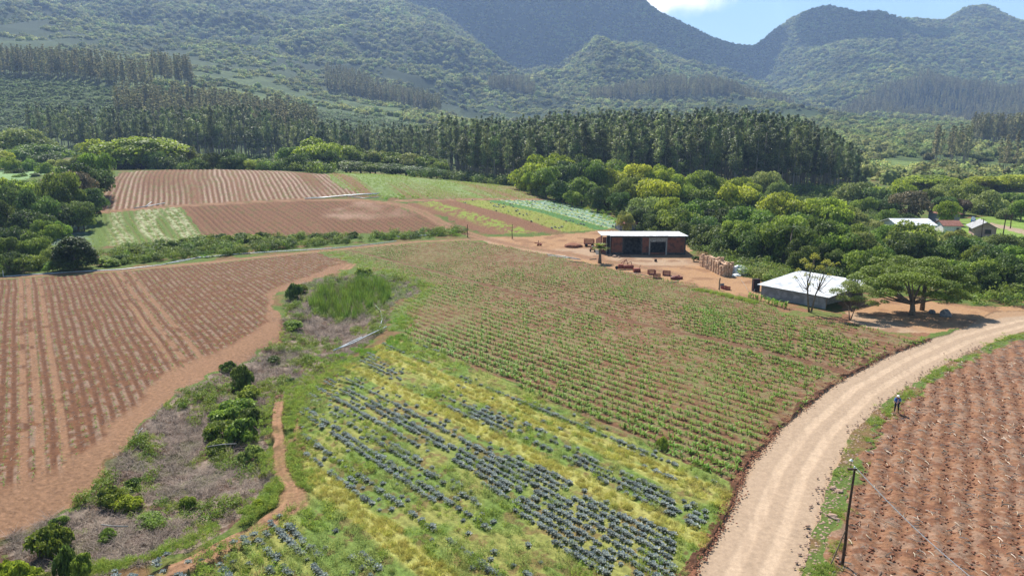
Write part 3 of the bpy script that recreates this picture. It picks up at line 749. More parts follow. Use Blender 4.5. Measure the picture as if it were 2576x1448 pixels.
def rowpts(s, spq, spt, poly, jit=.12, Y0=22, Y1=330):
    p = POLY[poly]; W = np.array([ground_at(x, min(y, 1500))[:2] for x, y in p])
    q = rowq(W[:, 0], W[:, 1], s); t = rowt(W[:, 0], W[:, 1], s)
    Q, T = np.meshgrid(np.arange(math.floor(q.min()/spq)*spq, q.max(), spq), np.arange(t.min(), t.max(), spt)); Q = Q.ravel(); T = T.ravel()+rng.uniform(-.5, .5, Q.shape)*spt*.6
    Q0 = Q.copy(); Q = Q+rng.normal(0, jit*.4, Q.shape); a = math.atan(s)
    X = Q*math.cos(a)+T*math.sin(a); Y = -Q*math.sin(a)+T*math.cos(a)
    k = (Y > Y0) & (Y < Y1); XY = np.stack([X[k], Y[k]], 1); x, y = pxs(XY)
    m = inpoly(x, y, p) & (x > -60) & (x < 2640) & (y < 1530)
    return XY[m], x[m], y[m]

# ------------------------------------------------------------------ ground, fields, hills
def build_ground():
    s = np.concatenate([np.linspace(-3, -1.2, 10), np.linspace(-1.15, -.82, 30)[:-1], np.linspace(-.82, .82, 1251), np.linspace(.82, 1.15, 30)[1:], np.linspace(1.2, 3, 10)])
    yy = np.arange(1545, 505, -1.3)
    Yn = -CAMZ/ray_st(1288, yy)[1]
    Ym = [Yn[-1]]
    while Ym[-1] < 480: Ym.append(Ym[-1]*1.005)
    while Ym[-1] < 5000: Ym.append(Ym[-1]*1.010)
    Y = np.concatenate([[3, 8, 14, 18], Yn, Ym[1:]])
    S, YY = np.meshgrid(s, Y, indexing='xy'); X = S*YY
    Z, C, R = ground_fields(X, YY)
    ny, ns = X.shape
    V = np.stack([X.ravel(), YY.ravel(), Z.ravel()], 1); C = C.reshape(-1, 3); R = R.ravel()
    i = np.arange(ny-1)[:, None]*ns+np.arange(ns-1)[None, :]
    Fq = np.stack([i, i+1, i+1+ns, i+ns], -1).reshape(-1, 4)
    fr = R[Fq[:, 0]]
    names = {0:('ground','grass and weed covered ground between the fields'),1:('dirt_road','pale dirt road curving along the right side'),2:('ploughed_field','reddish field of young seedling rows at the left'),
     3:('corn_field','reddish field with rows of young green corn'),4:('cabbage_field','weedy field strip planted with cabbages'),5:('ploughed_field','rough reddish tilled field at the lower right'),
     6:('hill_field','striped field on the rise before the forest'),7:('hill_field','brown and green field strips below the rise'),8:('hill_field','green striped field beside the track'),
     9:('farmyard','bare earth yard around the brick shed'),10:('dirt_track','reddish dirt track between the fields'),11:('hills','forested mountains and slopes behind the farm')}
    for k, (nm, lb) in names.items():
        f = Fq[fr == k]
        if not len(f): continue
        u, inv = np.unique(f, return_inverse=True)
        me = np_mesh(nm, V[u], inv.reshape(-1, 4), RM if k in (1, 9, 10) else GM, col=C[u], smooth=True)
        o = link(nm, me); tag(o, kind='structure'); o['label'] = lb
    # behind the viewpoint
    v = np.array([(-6000,3,-.02),(6000,3,-.02),(6000,-150,-.02),(-6000,-150,-.02)], float)
    o = link('ground', np_mesh('ground', v, np.array([[0, 3, 2, 1]]), GM, col=np.tile(GRASS, (4, 1)))); tag(o, kind='structure')
build_ground()

# ------------------------------------------------------------------ camera, light, sky, haze
cam = bpy.data.cameras.new('camera'); cam.sensor_width = 36; cam.lens = 36*F/2576; cam.clip_end = 20000; cam.clip_start = .5
co = bpy.data.objects.new('camera', cam); COL.objects.link(co); co.location = (0, 0, CAMZ); co.rotation_euler = (PI/2-P, 0, 0); scene.camera = co
SUN_AZ, SUN_EL = math.radians(-20), math.radians(52)
sd = Vector((math.sin(SUN_AZ)*math.cos(SUN_EL), math.cos(SUN_AZ)*math.cos(SUN_EL), math.sin(SUN_EL)))
sl = bpy.data.lights.new('sun', 'SUN'); sl.energy = 5.0; sl.angle = math.radians(.5); sl.color = (1, .955, .88)
so = bpy.data.objects.new('sun', sl); COL.objects.link(so); so.rotation_euler = sd.to_track_quat('Z', 'Y').to_euler(); so.location = (0, 0, 900)
W = bpy.data.worlds.new('World'); scene.world = W; W.use_nodes = True
nt = W.node_tree; bg = nt.nodes['Background']; sk = nt.nodes.new('ShaderNodeTexSky'); sk.sky_type = 'NISHITA'; sk.sun_disc = False
sk.sun_elevation = SUN_EL; sk.sun_rotation = SUN_AZ; sk.air_density = 1.0; sk.dust_density = .2; sk.ozone_density = 1.2
bg.inputs['Strength'].default_value = .072
def dirn(xD, yD):
    s, t = ray_st(xD, yD); return Vector((s, 1, t)).normalized()
tc = nt.nodes.new('ShaderNodeTexCoord'); nz = nt.nodes.new('ShaderNodeTexNoise'); nz.inputs['Scale'].default_value = 9; nz.inputs['Detail'].default_value = 7; nz.inputs['Roughness'].default_value = .55
nt.links.new(tc.outputs['Generated'], nz.inputs['Vector'])
def vm(op, a, b=None):
    n = nt.nodes.new('ShaderNodeVectorMath'); n.operation = op
    if isinstance(a, (tuple, Vector)): n.inputs[0].default_value = tuple(a)
    else: nt.links.new(a, n.inputs[0])
    if b is not None:
        if isinstance(b, (tuple, Vector)): n.inputs[1].default_value = tuple(b)
        else: nt.links.new(b, n.inputs[1])
    return n
def mth(op, a, b):
    n = nt.nodes.new('ShaderNodeMath'); n.operation = op
    for i, q in enumerate((a, b)):
        if isinstance(q, (int, float)): n.inputs[i].default_value = q
        else: nt.links.new(q, n.inputs[i])
    return n.outputs[0]
sub = vm('SUBTRACT', tc.outputs['Generated'], dirn(1640, -15)); scl = vm('MULTIPLY', sub.outputs[0], (9.5, 0, 30.)); ln = vm('LENGTH', scl.outputs[0])
nzv = mth('MULTIPLY', mth('SUBTRACT', nz.outputs['Fac'], .5), 2.2)
cm = mth('SUBTRACT', 1.25, mth('SUBTRACT', ln.outputs['Value'], nzv))
mr = nt.nodes.new('ShaderNodeMapRange'); mr.interpolation_type = 'SMOOTHSTEP'; mr.inputs['From Min'].default_value = .1; mr.inputs['From Max'].default_value = .75; nt.links.new(cm, mr.inputs['Value'])
mxw = nt.nodes.new('ShaderNodeMixRGB'); nt.links.new(mr.outputs[0], mxw.inputs[0]); tn = nt.nodes.new('ShaderNodeMixRGB'); tn.blend_type = 'MULTIPLY'; tn.inputs[0].default_value = 1; tn.inputs[2].default_value = (.97, 1.1, 1.08, 1); nt.links.new(sk.outputs[0], tn.inputs[1]); nt.links.new(tn.outputs[0], mxw.inputs[1]); mxw.inputs[2].default_value = (15, 14.8, 14.4, 1)
nt.links.new(mxw.outputs[0], bg.inputs['Color'])
hm = bpy.data.materials.new('haze'); hm.use_nodes = True; hn = hm.node_tree; hn.nodes.remove(hn.nodes['Principled BSDF'])
pv = hn.nodes.new('ShaderNodeVolumePrincipled'); pv.inputs['Color'].default_value = (.44, .63, 1, 1); pv.inputs['Density'].default_value = .00016; pv.inputs['Anisotropy'].default_value = .15
hn.links.new(pv.outputs[0], hn.nodes['Material Output'].inputs['Volume'])
zmin = -3.; zt = max(600., float(HT.max())+25)
print('terrain', HT.min(), HT.max())
hz_b = MB().box((0, 2450, (zmin+zt)/2), (12400, 5300, zt-zmin)).build('haze', hm); tag(hz_b, kind='stuff'); hz_b['label'] = 'thin blue haze filling the valley air'
vs = scene.view_settings; vs.view_transform = 'Standard'; vs.look = 'None'; vs.exposure = 1.0; vs.gamma = 1
scene.cycles.max_bounces = 6; scene.cycles.diffuse_bounces = 3; scene.cycles.transmission_bounces = 3; scene.cycles.transparent_max_bounces = 8; scene.cycles.volume_bounces = 0
scene.cycles.use_denoising = True

# unseen clouds above the frame, added to cast broad shadows on the slopes
def cloud(px_, Yg, rx, ry, seed, zc=1050):
    g = Vector((ray_st(px_[0], px_[1])[0]*Yg, Yg, z_at(px_[1], Yg))); zc = max(zc, float(HT.max())+150); c = g+sd*((zc-g.z)/sd.z)
    r = np.random.default_rng(seed); V, Fc = ico(4); n = noise3(V, 1.8, seed)
    V = V*(.55+.95*(n[:, None]))*np.array([rx, ry, 55]); me = np_mesh('cloud', V, Fc, CLOUDM, smooth=True)
    o = link('cloud', me, None, c); tag(o, kind='structure'); o['label'] = 'unseen white cloud above the mountains that shades the slopes'
CLOUDM, _nt, _b = mat('cloud', (.9, .9, .9), 1, 0)
cloud((1420, 60), 2650, 470, 330, 1); cloud((1180, 10), 2600, 240, 260, 2); cloud((1700, 110), 2700, 260, 200, 3)  # added to darken the central hollow
cloud((2230, 130), 2450, 230, 170, 4); cloud((1900, 150), 2750, 150, 200, 6); cloud((60, 20), 2100, 260, 130, 5)  # first one inferred from the dark patch on the right hill

# ------------------------------------------------------------------ far forest and plantations (stuff)
FCR = [far_crown(f'far_crown_{i}', 500+i, L_FAR, 110+20*(i % 3), .40, 1, .55+.08*(i % 3)) for i in range(7)]
FEU = [far_euc(f'far_gum_{i}', 520+i, [L_FEUC, BARKP]) for i in range(5)]
MEU = [far_euc(f'mid_gum_{i}', 540+i, [L_EUC, BARKP]) for i in range(5)]
BAN = [banana_proto(f'banana_{i}', 550+i) for i in range(4)]
SHP = {k: [shrub_proto(f'shrub_{k}_{i}', 560+i, m) for i in range(3)] for k, m in (('bright', L_BRIGHT), ('mid', L_MID), ('dark', L_DARK), ('olive', L_OLIVE))}
# euc stands: (name, polygon in picture at ground level given as (s-range via xD), Y0, Y1 per x)
def stand_pts(xr, Yf, Yb, sp):
    """xr: list of xD; Yf, Yb: front and back distance at those xD"""
    ss = [ray_st(x, 380)[0] for x in xr]
    XY = sample(min(Yf), max(Yb), sp, min(ss), max(ss))
    s = XY[:, 0]/XY[:, 1]; k = (XY[:, 1] > np.interp(s, ss, Yf)) & (XY[:, 1] < np.interp(s, ss, Yb)); return XY[k]
FARST = [([30,200,400],[690,670,650],[745,730,680],5.6,25,1.),([405,500],[715,715],[760,760],5.6,26,1.),([300,550,800],[500,500,490],[560,590,560],5.2,25,1.),
  ([830,950,1110],[1040,1030,1020],[1180,1160,1090],6.,26,1.),([1230,1345],[1420,1400],[1560,1520],6.5,25,1.),
  ([1480,1700,2000],[1400,1390,1400],[1480,1490,1480],6.5,26,1.),([1765,1850,1990],[1640,1530,1480],[1780,1700,1530],6.5,26,1.),
  ([2030,2200,2640],[1430,1400,1390],[1500,1700,1850],7,25,1.),([2350,2440],[465,465],[500,500],7.,22,0),([2440,2640],[640,640],[700,700],5.,24,1.),([2515,2560],[400,400],[415,415],6,20,0)]
fe = []; fs_ = []
for xr, a, b, sp, h, far in FARST:
    q = stand_pts(xr, a, b, sp); fe.append(q); fs_.append(h*rng.uniform(.85, 1.12, len(q)))
FE = np.concatenate(fe); FS = np.concatenate(fs_)
stuff('eucalyptus_plantation', 'distant dark eucalyptus plantation blocks on the lower slopes', 'plantation', at3(FE), FEU, FS)
def in_stand(XY):
    s = XY[:, 0]/XY[:, 1]; m = np.zeros(len(XY), bool)
    for xr, a, b, sp, h, far in FARST+NEARST:
        ss = [ray_st(x, 380)[0] for x in xr]
        m |= (s > ss[0]) & (s < ss[-1]) & (XY[:, 1] > np.interp(s, ss, a)-8) & (XY[:, 1] < np.interp(s, ss, b)+4)
    return m
NEARST = [([1110,1200,1310,1500,1700,2000,2150,2192],[335,305,298,296,292,290,290,298],[420,450,470,480,480,430,350,310],5.2,27,0),
          ([80,300,560,760,1110],[410,395,385,400,370],[470,465,460,460,440],5.6,27,0)]
XY = sample(820, 3050, 8.2, -.86, .86, .25); XY = XY[~in_stand(XY)]
x, y = pxs(XY)
clear = inpoly(x, y, np.array([(1010,250),(1130,262),(1260,300),(1270,320),(1110,285),(960,235)], float)) | inpoly(x, y, np.array([(-60,92),(45,95),(50,125),(-60,130)], float))
XY = XY[~clear]
dens = fbm(XY[:, 0]/60, XY[:, 1]/90, 601, 3)
plain = (XY[:, 1] < 1350)
keep = ~(plain & (dens < .42)); XY = XY[keep]
R_ = np.where(XY[:, 1] < 1350, rng.uniform(2.6, 5.8, len(XY)), rng.uniform(3.4, 7.8, len(XY)))*(XY[:, 1]/1400)**.12
stuff('mountain_forest', 'dense green forest covering the mountain slopes', 'forest', at3(XY, -1.5), FCR, R_, sz=rng.uniform(.8, 1.3, len(XY)))
# scrub and small trees on the plain between the forest wall and the mountains
XY = sample(455, 820, 6.5, -.86, .86, .2); XY = XY[~in_stand(XY)]; x, y = pxs(XY)
ban = inpoly(x, y, np.array([(-60,180),(330,215),(560,255),(900,290),(1100,320),(900,345),(420,330),(100,345),(-60,360)], float))
d = fbm(XY[:, 0]/30, XY[:, 1]/45, 611, 3); mea = inpoly(x, y, POLY['meadow'])
q2_ = sample(300, 455, 5.5, .47, .9); q2_ = q2_[(~in_stand(q2_))]; x2, y2 = pxs(q2_); q2_ = q2_[~inpoly(x2, y2, POLY['meadow']) & (fbm(q2_[:, 0]/30, q2_[:, 1]/45, 611, 3) > .30)]
k = (~ban) & (~mea) & (d > .40); q = np.concatenate([XY[k], q2_]); stuff('scrub_woodland', 'mixed green scrub trees on the valley floor behind the forest wall', 'woodland', at3(q, -.6), FCR, rng.uniform(2., 5., len(q)), sz=rng.uniform(.8, 1.4, len(q)))
q = sample(455, 820, 4.2, -.86, .1, .2); x, y = pxs(q); q = q[inpoly(x, y, np.array([(-60,180),(330,215),(560,255),(900,290),(1100,320),(900,345),(420,330),(100,345),(-60,360)], float)) & ~in_stand(q)]
stuff('banana_plantation', 'pale green banana plants covering the left slope', 'plantation', at3(q), BAN, rng.uniform(3, 5, len(q)))

# ------------------------------------------------------------------ trees as things
def tree(name, label, X, Y, h, w, crown, trunk, lmat, group=None, cat='tree', tw=None, dz=0, rz=None):
    z = hz(X, Y)+dz
    e = empty(name, (X, Y, z), rng.uniform(0, 6.28) if rz is None else rz, (w/2, w/2*rng.uniform(.88, 1.12), h))
    tag(e, label, cat, group)
    c = link('crown' if name.endswith('tree') else 'leaves', crown, e)
    c.material_slots[0].link = 'OBJECT'; c.material_slots[0].material = lmat
    t = link('trunk' if name.endswith('tree') else 'stem', trunk, e)
    if tw: t.scale = (tw, tw, 1)
    return e
LM = dict(b=L_BRIGHT, m=L_MID, d=L_DARK, o=L_OLIVE, r=L_RED, y=L_YEL)
LW = dict(b='bright yellow-green', m='mid green', d='dark green', o='pale olive', r='russet brown', y='yellow')
ORD = ['first','second','third','fourth','fifth','sixth','seventh','eighth','ninth','tenth','eleventh','twelfth','thirteenth','fourteenth','fifteenth','sixteenth','seventeenth','eighteenth','nineteenth','twentieth','twenty-first','twenty-second','twenty-third','twenty-fourth','twenty-fifth','twenty-sixth','twenty-seventh','twenty-eighth','twenty-ninth','thirtieth']
def broad(xD, ytop, Y, wpx, k, label=None, group=None, name='broadleaf_tree'):
    wpx = wpx*rng.uniform(.85, 1.25)*(1.05 if Y < 262 else 1.1); ytop = ytop+rng.normal(-2, 7.)*(Y < 262)-(24 if xD > 2170 and Y < 141 else 14 if xD > 2170 and Y < 175 else 0); s, t = ray_st(xD, ytop); X = s*Y; z = hz(X, Y); h = max(1.2, CAMZ+Y*t-z+.3); w = wpx*Y/1740.
    small = w < 4.2; sink = 0.
    if not small and Y < 290 and h < .85*w: sink = .85*w-h; h = .85*w
    nm = 'shrub' if small and h < 4.5 else name
    cr = (SHR if small else BIG); tk = (SHRT if small else BIGT)
    # crown meshes carry bare trunk below about a quarter of their height; sink tall narrow ones a little less
    return tree(nm, label, X, Y, h, w, cr[rng.integers(len(cr))], tk[rng.integers(len(tk))], LM[k], group, 'shrub' if nm == 'shrub' else 'tree', dz=-sink)
def row(where, group, items):
    items = sorted(items, key=lambda a: a[0]); cnt = {}
    for it in items: cnt[it[4]] = cnt.get(it[4], 0)+1
    seen = {}
    for it in items:
        k = it[4]; seen[k] = seen.get(k, 0)+1; n = seen[k]
        o_ = ('the only ' if cnt[k] == 1 else ORD[min(n-1, 29)]+' ')
        lb = (f'{LW[k]} tree {where}' if cnt[k] == 1 else f'{LW[k]} tree, {ORD[min(n-1,29)]} from left, {where}')
        broad(it[0], it[1], it[2], it[3], k, lb, group)
row('in the thicket left of the hill field', 'trees in the left thicket', [
 (18,472,172,115,'d'),(82,492,166,95,'d'),(150,448,182,95,'m'),(196,402,207,110,'d'),(178,430,195,85,'r'),(236,392,214,95,'m'),(112,470,178,90,'m'),(55,458,190,90,'b'),(8,452,195,80,'b'),
 (222,478,186,80,'d'),(188,500,176,90,'d'),(138,518,171,90,'d'),(70,530,160,90,'d'),(12,520,160,100,'d'),(40,565,150,85,'d'),(108,560,153,70,'m'),(205,530,176,60,'m'),(150,560,156,55,'m')])
row('along the left edge below the thicket', 'bushes along the lower left edge', [(22,640,128,78,'d'),(76,592,140,85,'m'),(104,628,133,70,'m'),(55,655,127,50,'m'),(10,600,138,60,'m'),(128,655,128,40,'m')])
row('far left beside the gum plantation', 'trees at the far left', [(48,328,330,105,'o'),(85,362,318,110,'m'),(-10,378,290,90,'b'),(20,395,275,55,'b'),(62,402,280,80,'m'),(114,388,290,80,'d'),(150,398,275,60,'o'),(120,412,262,60,'m'),(40,425,262,50,'d'),(88,440,250,30,'d'),(50,445,250,45,'m')])
row('in the row behind the striped hill field', 'trees behind the striped hill field', [
 (350,344,292,185,'b'),(256,352,305,90,'b'),(212,385,280,60,'m'),(306,395,285,60,'d'),(430,392,282,85,'d'),(485,402,278,60,'m'),(532,384,277,52,'d'),(580,380,277,58,'d'),(625,406,275,60,'m'),(680,402,275,80,'m'),(722,398,278,75,'d'),
 (790,350,290,125,'b'),(765,385,280,80,'d'),(826,382,280,60,'d'),(455,370,300,80,'m'),(390,385,280,60,'d'),(730,372,300,80,'m')])
row('in the green hedge left of the gum trees', 'trees in the hedge before the gum plantation', [
 (868,370,312,75,'m'),(905,368,320,80,'d'),(942,376,322,70,'o'),(980,382,322,85,'m'),(1020,386,322,70,'o'),(1058,392,322,80,'m'),(1098,400,318,60,'m'),(880,405,300,70,'d'),(930,410,300,75,'m'),(985,412,300,70,'d'),(1040,420,298,70,'d'),(1085,425,296,60,'d')])
row('in the thicket behind the striped strips', 'trees in the thicket behind the striped field', [
 (1350,392,262,110,'b'),(1405,388,272,90,'b'),(1470,390,276,90,'d'),(1520,394,276,80,'m'),(1336,428,246,60,'b'),(1375,425,240,70,'m'),(1430,408,250,100,'d'),(1490,418,248,70,'m'),(1410,452,232,70,'d'),(1465,445,232,80,'m'),(1540,425,250,80,'b'),(1570,412,262,70,'m'),(1524,462,222,70,'m'),(1505,480,212,50,'d'),(1560,488,206,60,'d'),(1440,478,222,50,'m')])
row('in the thicket directly behind the brick shed', 'trees in the thicket behind the brick shed', [
 (1610,415,252,90,'b'),(1665,420,250,95,'b'),(1720,428,246,85,'b'),(1775,434,246,90,'m'),(1600,452,222,90,'m'),(1655,462,215,100,'b'),(1712,462,218,80,'m'),(1770,470,215,90,'m'),(1625,498,196,90,'o'),(1680,495,192,90,'b'),(1738,500,190,95,'m'),(1790,505,190,95,'m'),
 (1640,535,182,80,'d'),(1700,525,180,110,'m'),(1765,535,176,110,'d'),(1820,440,250,100,'b'),(1870,450,242,90,'b'),(1925,436,262,80,'o'),(1960,452,248,60,'o'),(1850,478,214,100,'b'),(1912,480,212,90,'m'),(1825,520,186,110,'d'),(1730,565,166,80,'d'),(1605,535,186,50,'d')])
row('in the thicket behind the grey shed', 'trees in the thicket behind the grey shed', [
 (1970,492,200,110,'b'),(2030,500,198,110,'b'),(2090,508,196,110,'b'),(2140,525,194,90,'o'),(2185,545,188,80,'o'),(1890,525,178,120,'m'),(1950,548,172,110,'d'),(2010,545,170,110,'m'),(2070,550,168,100,'m'),(2120,575,163,90,'o'),(2160,570,160,80,'m'),
 (1860,556,148,105,'m'),(1920,560,141,105,'d'),(1795,566,156,95,'d'),(1980,556,137,110,'m'),(2045,562,135,105,'d'),(2105,570,133,100,'m'),(1935,640,134,40,'m'),(2160,585,131,90,'o'),(2015,610,128,80,'d'),(2085,618,128,80,'d'),(1825,600,148,60,'d')])
row('in the wood behind the white roofed house', 'trees behind the houses', [
 (2150,462,262,90,'o'),(2200,470,258,90,'d'),(2250,455,272,120,'b'),(2230,500,232,90,'d'),(2290,487,215,85,'r'),(2330,440,300,110,'b'),(2390,462,262,90,'o'),(2440,478,238,90,'m'),(2495,486,228,112,'o'),(2420,455,285,90,'b'),(2480,445,300,90,'b'),(2550,440,300,90,'b'),(2560,480,240,60,'m'),
 (2345,470,255,70,'m'),(2380,500,222,70,'d'),(2415,500,225,50,'r'),(2540,520,215,50,'o'),(2575,500,210,50,'m'),(2180,500,228,70,'m'),(2280,540,205,70,'d'),(2240,545,195,60,'m'),(2385,516,198,52,'b')])
row('between the houses and the dirt road', 'trees between the houses and the road', [
 (2180,600,150,90,'m'),(2235,585,158,110,'m'),(2290,588,152,120,'m'),(2350,600,150,110,'o'),(2405,598,150,70,'o'),(2290,630,138,110,'d'),(2350,628,138,100,'d'),(2210,640,132,80,'d'),(2460,605,148,80,'o'),(2520,620,140,80,'o'),(2560,608,142,60,'m'),
 (2425,620,138,90,'d'),(2475,638,130,80,'m'),(2530,645,128,90,'d'),(2575,655,122,80,'m'),(2445,665,120,80,'d'),(2195,662,120,110,'m'),(2405,668,116,100,'m'),(2510,660,116,120,'d'),(2565,650,118,110,'m'),(2495,682,114,90,'m'),(2550,690,112,90,'d'),(2420,690,115,60,'m'),(2598,690,112,60,'d'),(2480,708,110,60,'d')])
# single small ones that stand apart
SOLO = True
broad(1574, 528, 176, 44, 'o', 'small airy round tree at the right end of the striped field')
broad(1752, 652, 141, 26, 'd', 'dark scrap bush between brick shed and crate stack')

# eucalyptus: the ones that show largest are things
q1 = stand_pts(*NEARST[0][:3], 5.0); q2 = stand_pts(*NEARST[1][:3], 5.4)
def euh(XY, which):
    x, _ = px_of(XY[:, 0], XY[:, 1], H(XY[:, 0], XY[:, 1])+12)
    if which == 0: h = np.interp(x, [1110,1200,1300,1500,1700,1900,1990,2060,2120,2192], [27,24,25,28,29,30,28,25,20,15.])
    else: h = np.interp(x, [80,300,560,600,760,1110], [23,24,28,29,22,20.])
    return h*rng.uniform(.80, 1.16, len(XY))
h1, h2 = euh(q1, 0), euh(q2, 1)
EX = np.concatenate([q1, q2]); EH = np.concatenate([h1, h2])
sE = EX[:, 0]/EX[:, 1]; depth_in = np.concatenate([q1[:, 1]-np.interp(q1[:, 0]/q1[:, 1], [ray_st(x, 380)[0] for x in NEARST[0][0]], NEARST[0][1]),
                                                   q2[:, 1]-np.interp(q2[:, 0]/q2[:, 1], [ray_st(x, 380)[0] for x in NEARST[1][0]], NEARST[1][1])])
order = np.argsort(depth_in*1.0+EX[:, 1]*.25)
EW = {}
for n_, i in enumerate(order[:300]):
    X, Y = EX[i]; right = i < len(q1)
    xx = px_of(X, Y, 15)[0]
    lb = ('tall slender gum tree in the front of the plantation right of centre' if xx > 1500 else 'tall slender gum tree at the projecting corner of the central plantation' if right else 'tall slender gum tree in the front of the left plantation')
    gp = ('gum trees of the plantation right of centre' if xx > 1500 else 'gum trees at the projecting plantation corner' if right else 'gum trees of the left plantation')
    hh = EH[i]; e = empty('eucalyptus_tree', (X, Y, hz(X, Y)), rng.uniform(0, 6.28), (hh*rng.uniform(.95, 1.45),)*2+(hh,)); tag(e, lb, 'gum tree', gp)
    link('crown', EUC[rng.integers(len(EUC))], e); link('trunk', EUCT[rng.integers(len(EUCT))], e)
rest = order[300:]
uq = []
for st3 in NEARST:
    for _ in range(900):
        x_ = rng.uniform(st3[0][0], st3[0][-1]); y_ = np.interp(x_, st3[0], st3[1])+rng.normal(2, 6); uq.append((ray_st(x_, 380)[0]*y_, y_))
uq = np.array(uq); stuff('understory', 'dark low bushes at the foot of the gum plantations', 'bushes', at3(uq, -.4), SHP['dark']+SHP['mid'], rng.uniform(2.2, 5.2, len(uq)))
NEU = []
for i, m_ in enumerate(EUC): NEU.append(bpy.data.objects.new(f'gum_{i}', m_))
EUCJ = []
for i in range(len(EUC)):   # crown and trunk joined for the scattered remainder
    a, b = EUC[i], EUCT[i % len(EUCT)]
    def arr(me):
        V = np.empty(len(me.vertices)*3, np.float32); me.vertices.foreach_get('co', V); return V.reshape(-1, 3)
    Va, Vb = arr(a), arr(b); fa = np.array([p.vertices[:] for p in a.polygons]); fb = np.array([p.vertices[:] for p in b.polygons if len(p.vertices) == 4])
    t = np.empty(len(a.vertices), np.float32); a.attributes['tint'].data.foreach_get('value', t)
    EUCJ.append(proto(f'gum_{i}', [(Va, fa, t, 0), (Vb, fb, .5, 1)], [L_EUC, BARKP]))
stuff('eucalyptus_wood', 'gum trees filling the plantation behind its front rows', 'wood', at3(EX[rest]), EUCJ, EH[rest])

# ------------------------------------------------------------------ crops and field cover
CABP = [cabbage_proto(f'cabbage_{i}', 700+i) for i in range(5)]
CORNP = [corn_proto(f'corn_{i}', 710+i) for i in range(5)]
SEEDP = [tuft(f'seedling_{i}', 720+i, L_CORN, 7, .22, .035, .9) for i in range(3)]
WEEDP = [weed_proto(f'weed_{i}', 730+i, L_WEED, 60, .34, .42, .11) for i in range(4)]
WEEDYP = [weed_proto(f'seedweed_{i}', 740+i, L_WEEDY, 60, .36, .50, .085) for i in range(4)]
STRAWP = [tuft(f'straw_{i}', 750+i, L_STRAW, 34, .38, .03, .6, rad=.25) for i in range(4)]
GRASSP = [tuft(f'grass_{i}', 760+i, L_WEED, 30, .34, .028, .6, rad=.22) for i in range(4)]
GRASSG = [tuft(f'green_grass_{i}', 765+i, L_CORN, 30, .45, .03, .5, rad=.22) for i in range(3)]
REEDP = [tuft(f'reed_{i}', 770+i, L_REED, 18, 2.0, .05, .22, curve=.7, segs=4, rad=.35) for i in range(4)]
STALKP = [stalks_proto(f'stalks_{i}', 780+i) for i in range(5)]
LITP = [litter_proto(f'litter_{i}', 790+i) for i in range(8)]
STONEM = noisy('field_stone', (.20,.12,.08), (.42,.30,.22), 5, .9)
CLODM = noisy('soil_clod', (.15,.058,.032), (.27,.12,.066), 5, .95)
STP = [stone_proto(f'stone_{i}', 800+i, STONEM) for i in range(4)]
CLP = [stone_proto(f'clod_{i}', 810+i, CLODM) for i in range(4)]

def singles(name, label, cat, group, XY, sc, protos, nmax, dz=0., tintlabel=None):
    d = np.hypot(XY[:, 0], XY[:, 1]); k = np.argsort(-sc/d)[:nmax]
    for i in k:
        X, Y = XY[i]; p = protos[rng.integers(len(protos))]
        o = link(name, p.data, None, (X, Y, hz(X, Y)+dz)); o.rotation_euler = (rng.normal(0, .08), rng.normal(0, .08), rng.uniform(0, 6.28)); o.scale = (sc[i],)*3
        x, y = px_of(X, Y, hz(X, Y))
        lb = label(x, y, X, Y) if callable(label) else label
        tag(o, lb, cat, group)
    m = np.ones(len(XY), bool); m[k] = False; return XY[m], sc[m]

# cabbages
CZ = [  # (polygon, share of the planting places that carry a cabbage)
 ([(790,962),(870,943),(968,960),(1250,1100),(1450,1205),(1702,1345),(1690,1460),(1520,1460),(1420,1385),(1300,1290),(1180,1190),(1000,1095),(880,1042),(800,992)], .93),
 ([(820,1092),(905,1090),(1010,1142),(1130,1236),(1195,1290),(1170,1300),(1060,1225),(930,1160),(850,1120)], .75),
 ([(766,1132),(800,1135),(900,1212),(1010,1290),(985,1300),(850,1215),(775,1160)], .95),
 ([(905,903),(940,903),(1010,950),(1010,965),(940,935)], .9), ([(1140,1005),(1180,1010),(1310,1080),(1310,1105),(1200,1055)], .85),
 ([(1415,1145),(1450,1145),(1600,1215),(1710,1262),(1690,1290),(1560,1240)], .95),
 ([(960,862),(1050,890),(1110,940),(1290,995),(1420,1040),(1560,1105),(1680,1160),(1800,1220),(1810,1255),(1640,1200),(1460,1105),(1330,1060),(1180,990),(1060,925),(960,880)], .55),
 ([(540,1368),(600,1360),(660,1448),(590,1460)], .8), ([(690,1325),(745,1320),(805,1400),(760,1400)], .85), ([(1460,1345),(1560,1360),(1690,1460),(1500,1460)], .85),
 ([(1160,1375),(1240,1370),(1400,1470),(1200,1470)], .7), ([(850,1385),(920,1390),(990,1470),(880,1470)], .55), ([(640,1335),(665,1330),(700,1400),(720,1450),(680,1450)], .6), ([(460,1415),(560,1400),(580,1460),(440,1460)], .5),
 ([(748,1020),(770,1020),(930,1085),(1190,1240),(1180,1260),(950,1130)], .35), ([(900,1150),(1100,1240),(1100,1300),(920,1200)], .3)]
XY, x, y = rowpts(ROWDIR_C, .68, .36, 'cabb', .12)
pr = np.full(len(XY), .05)
for pg, w_ in CZ: pr = np.where(inpoly(x, y, np.array(pg, float)), np.maximum(pr, w_), pr)
st_ = stripe_w(rowq(XY[:, 0], XY[:, 1], ROWDIR_C), XY[:, 0], XY[:, 1]); pr = np.where(st_ > .3, 0, pr)
ri = np.round(rowq(XY[:, 0], XY[:, 1], ROWDIR_C)/.68); tt_ = rowt(XY[:, 0], XY[:, 1], ROWDIR_C)
seg = vnoise(ri*13.7, tt_/9., 823); seg2 = vnoise(ri*5.3+9, tt_/5., 824)
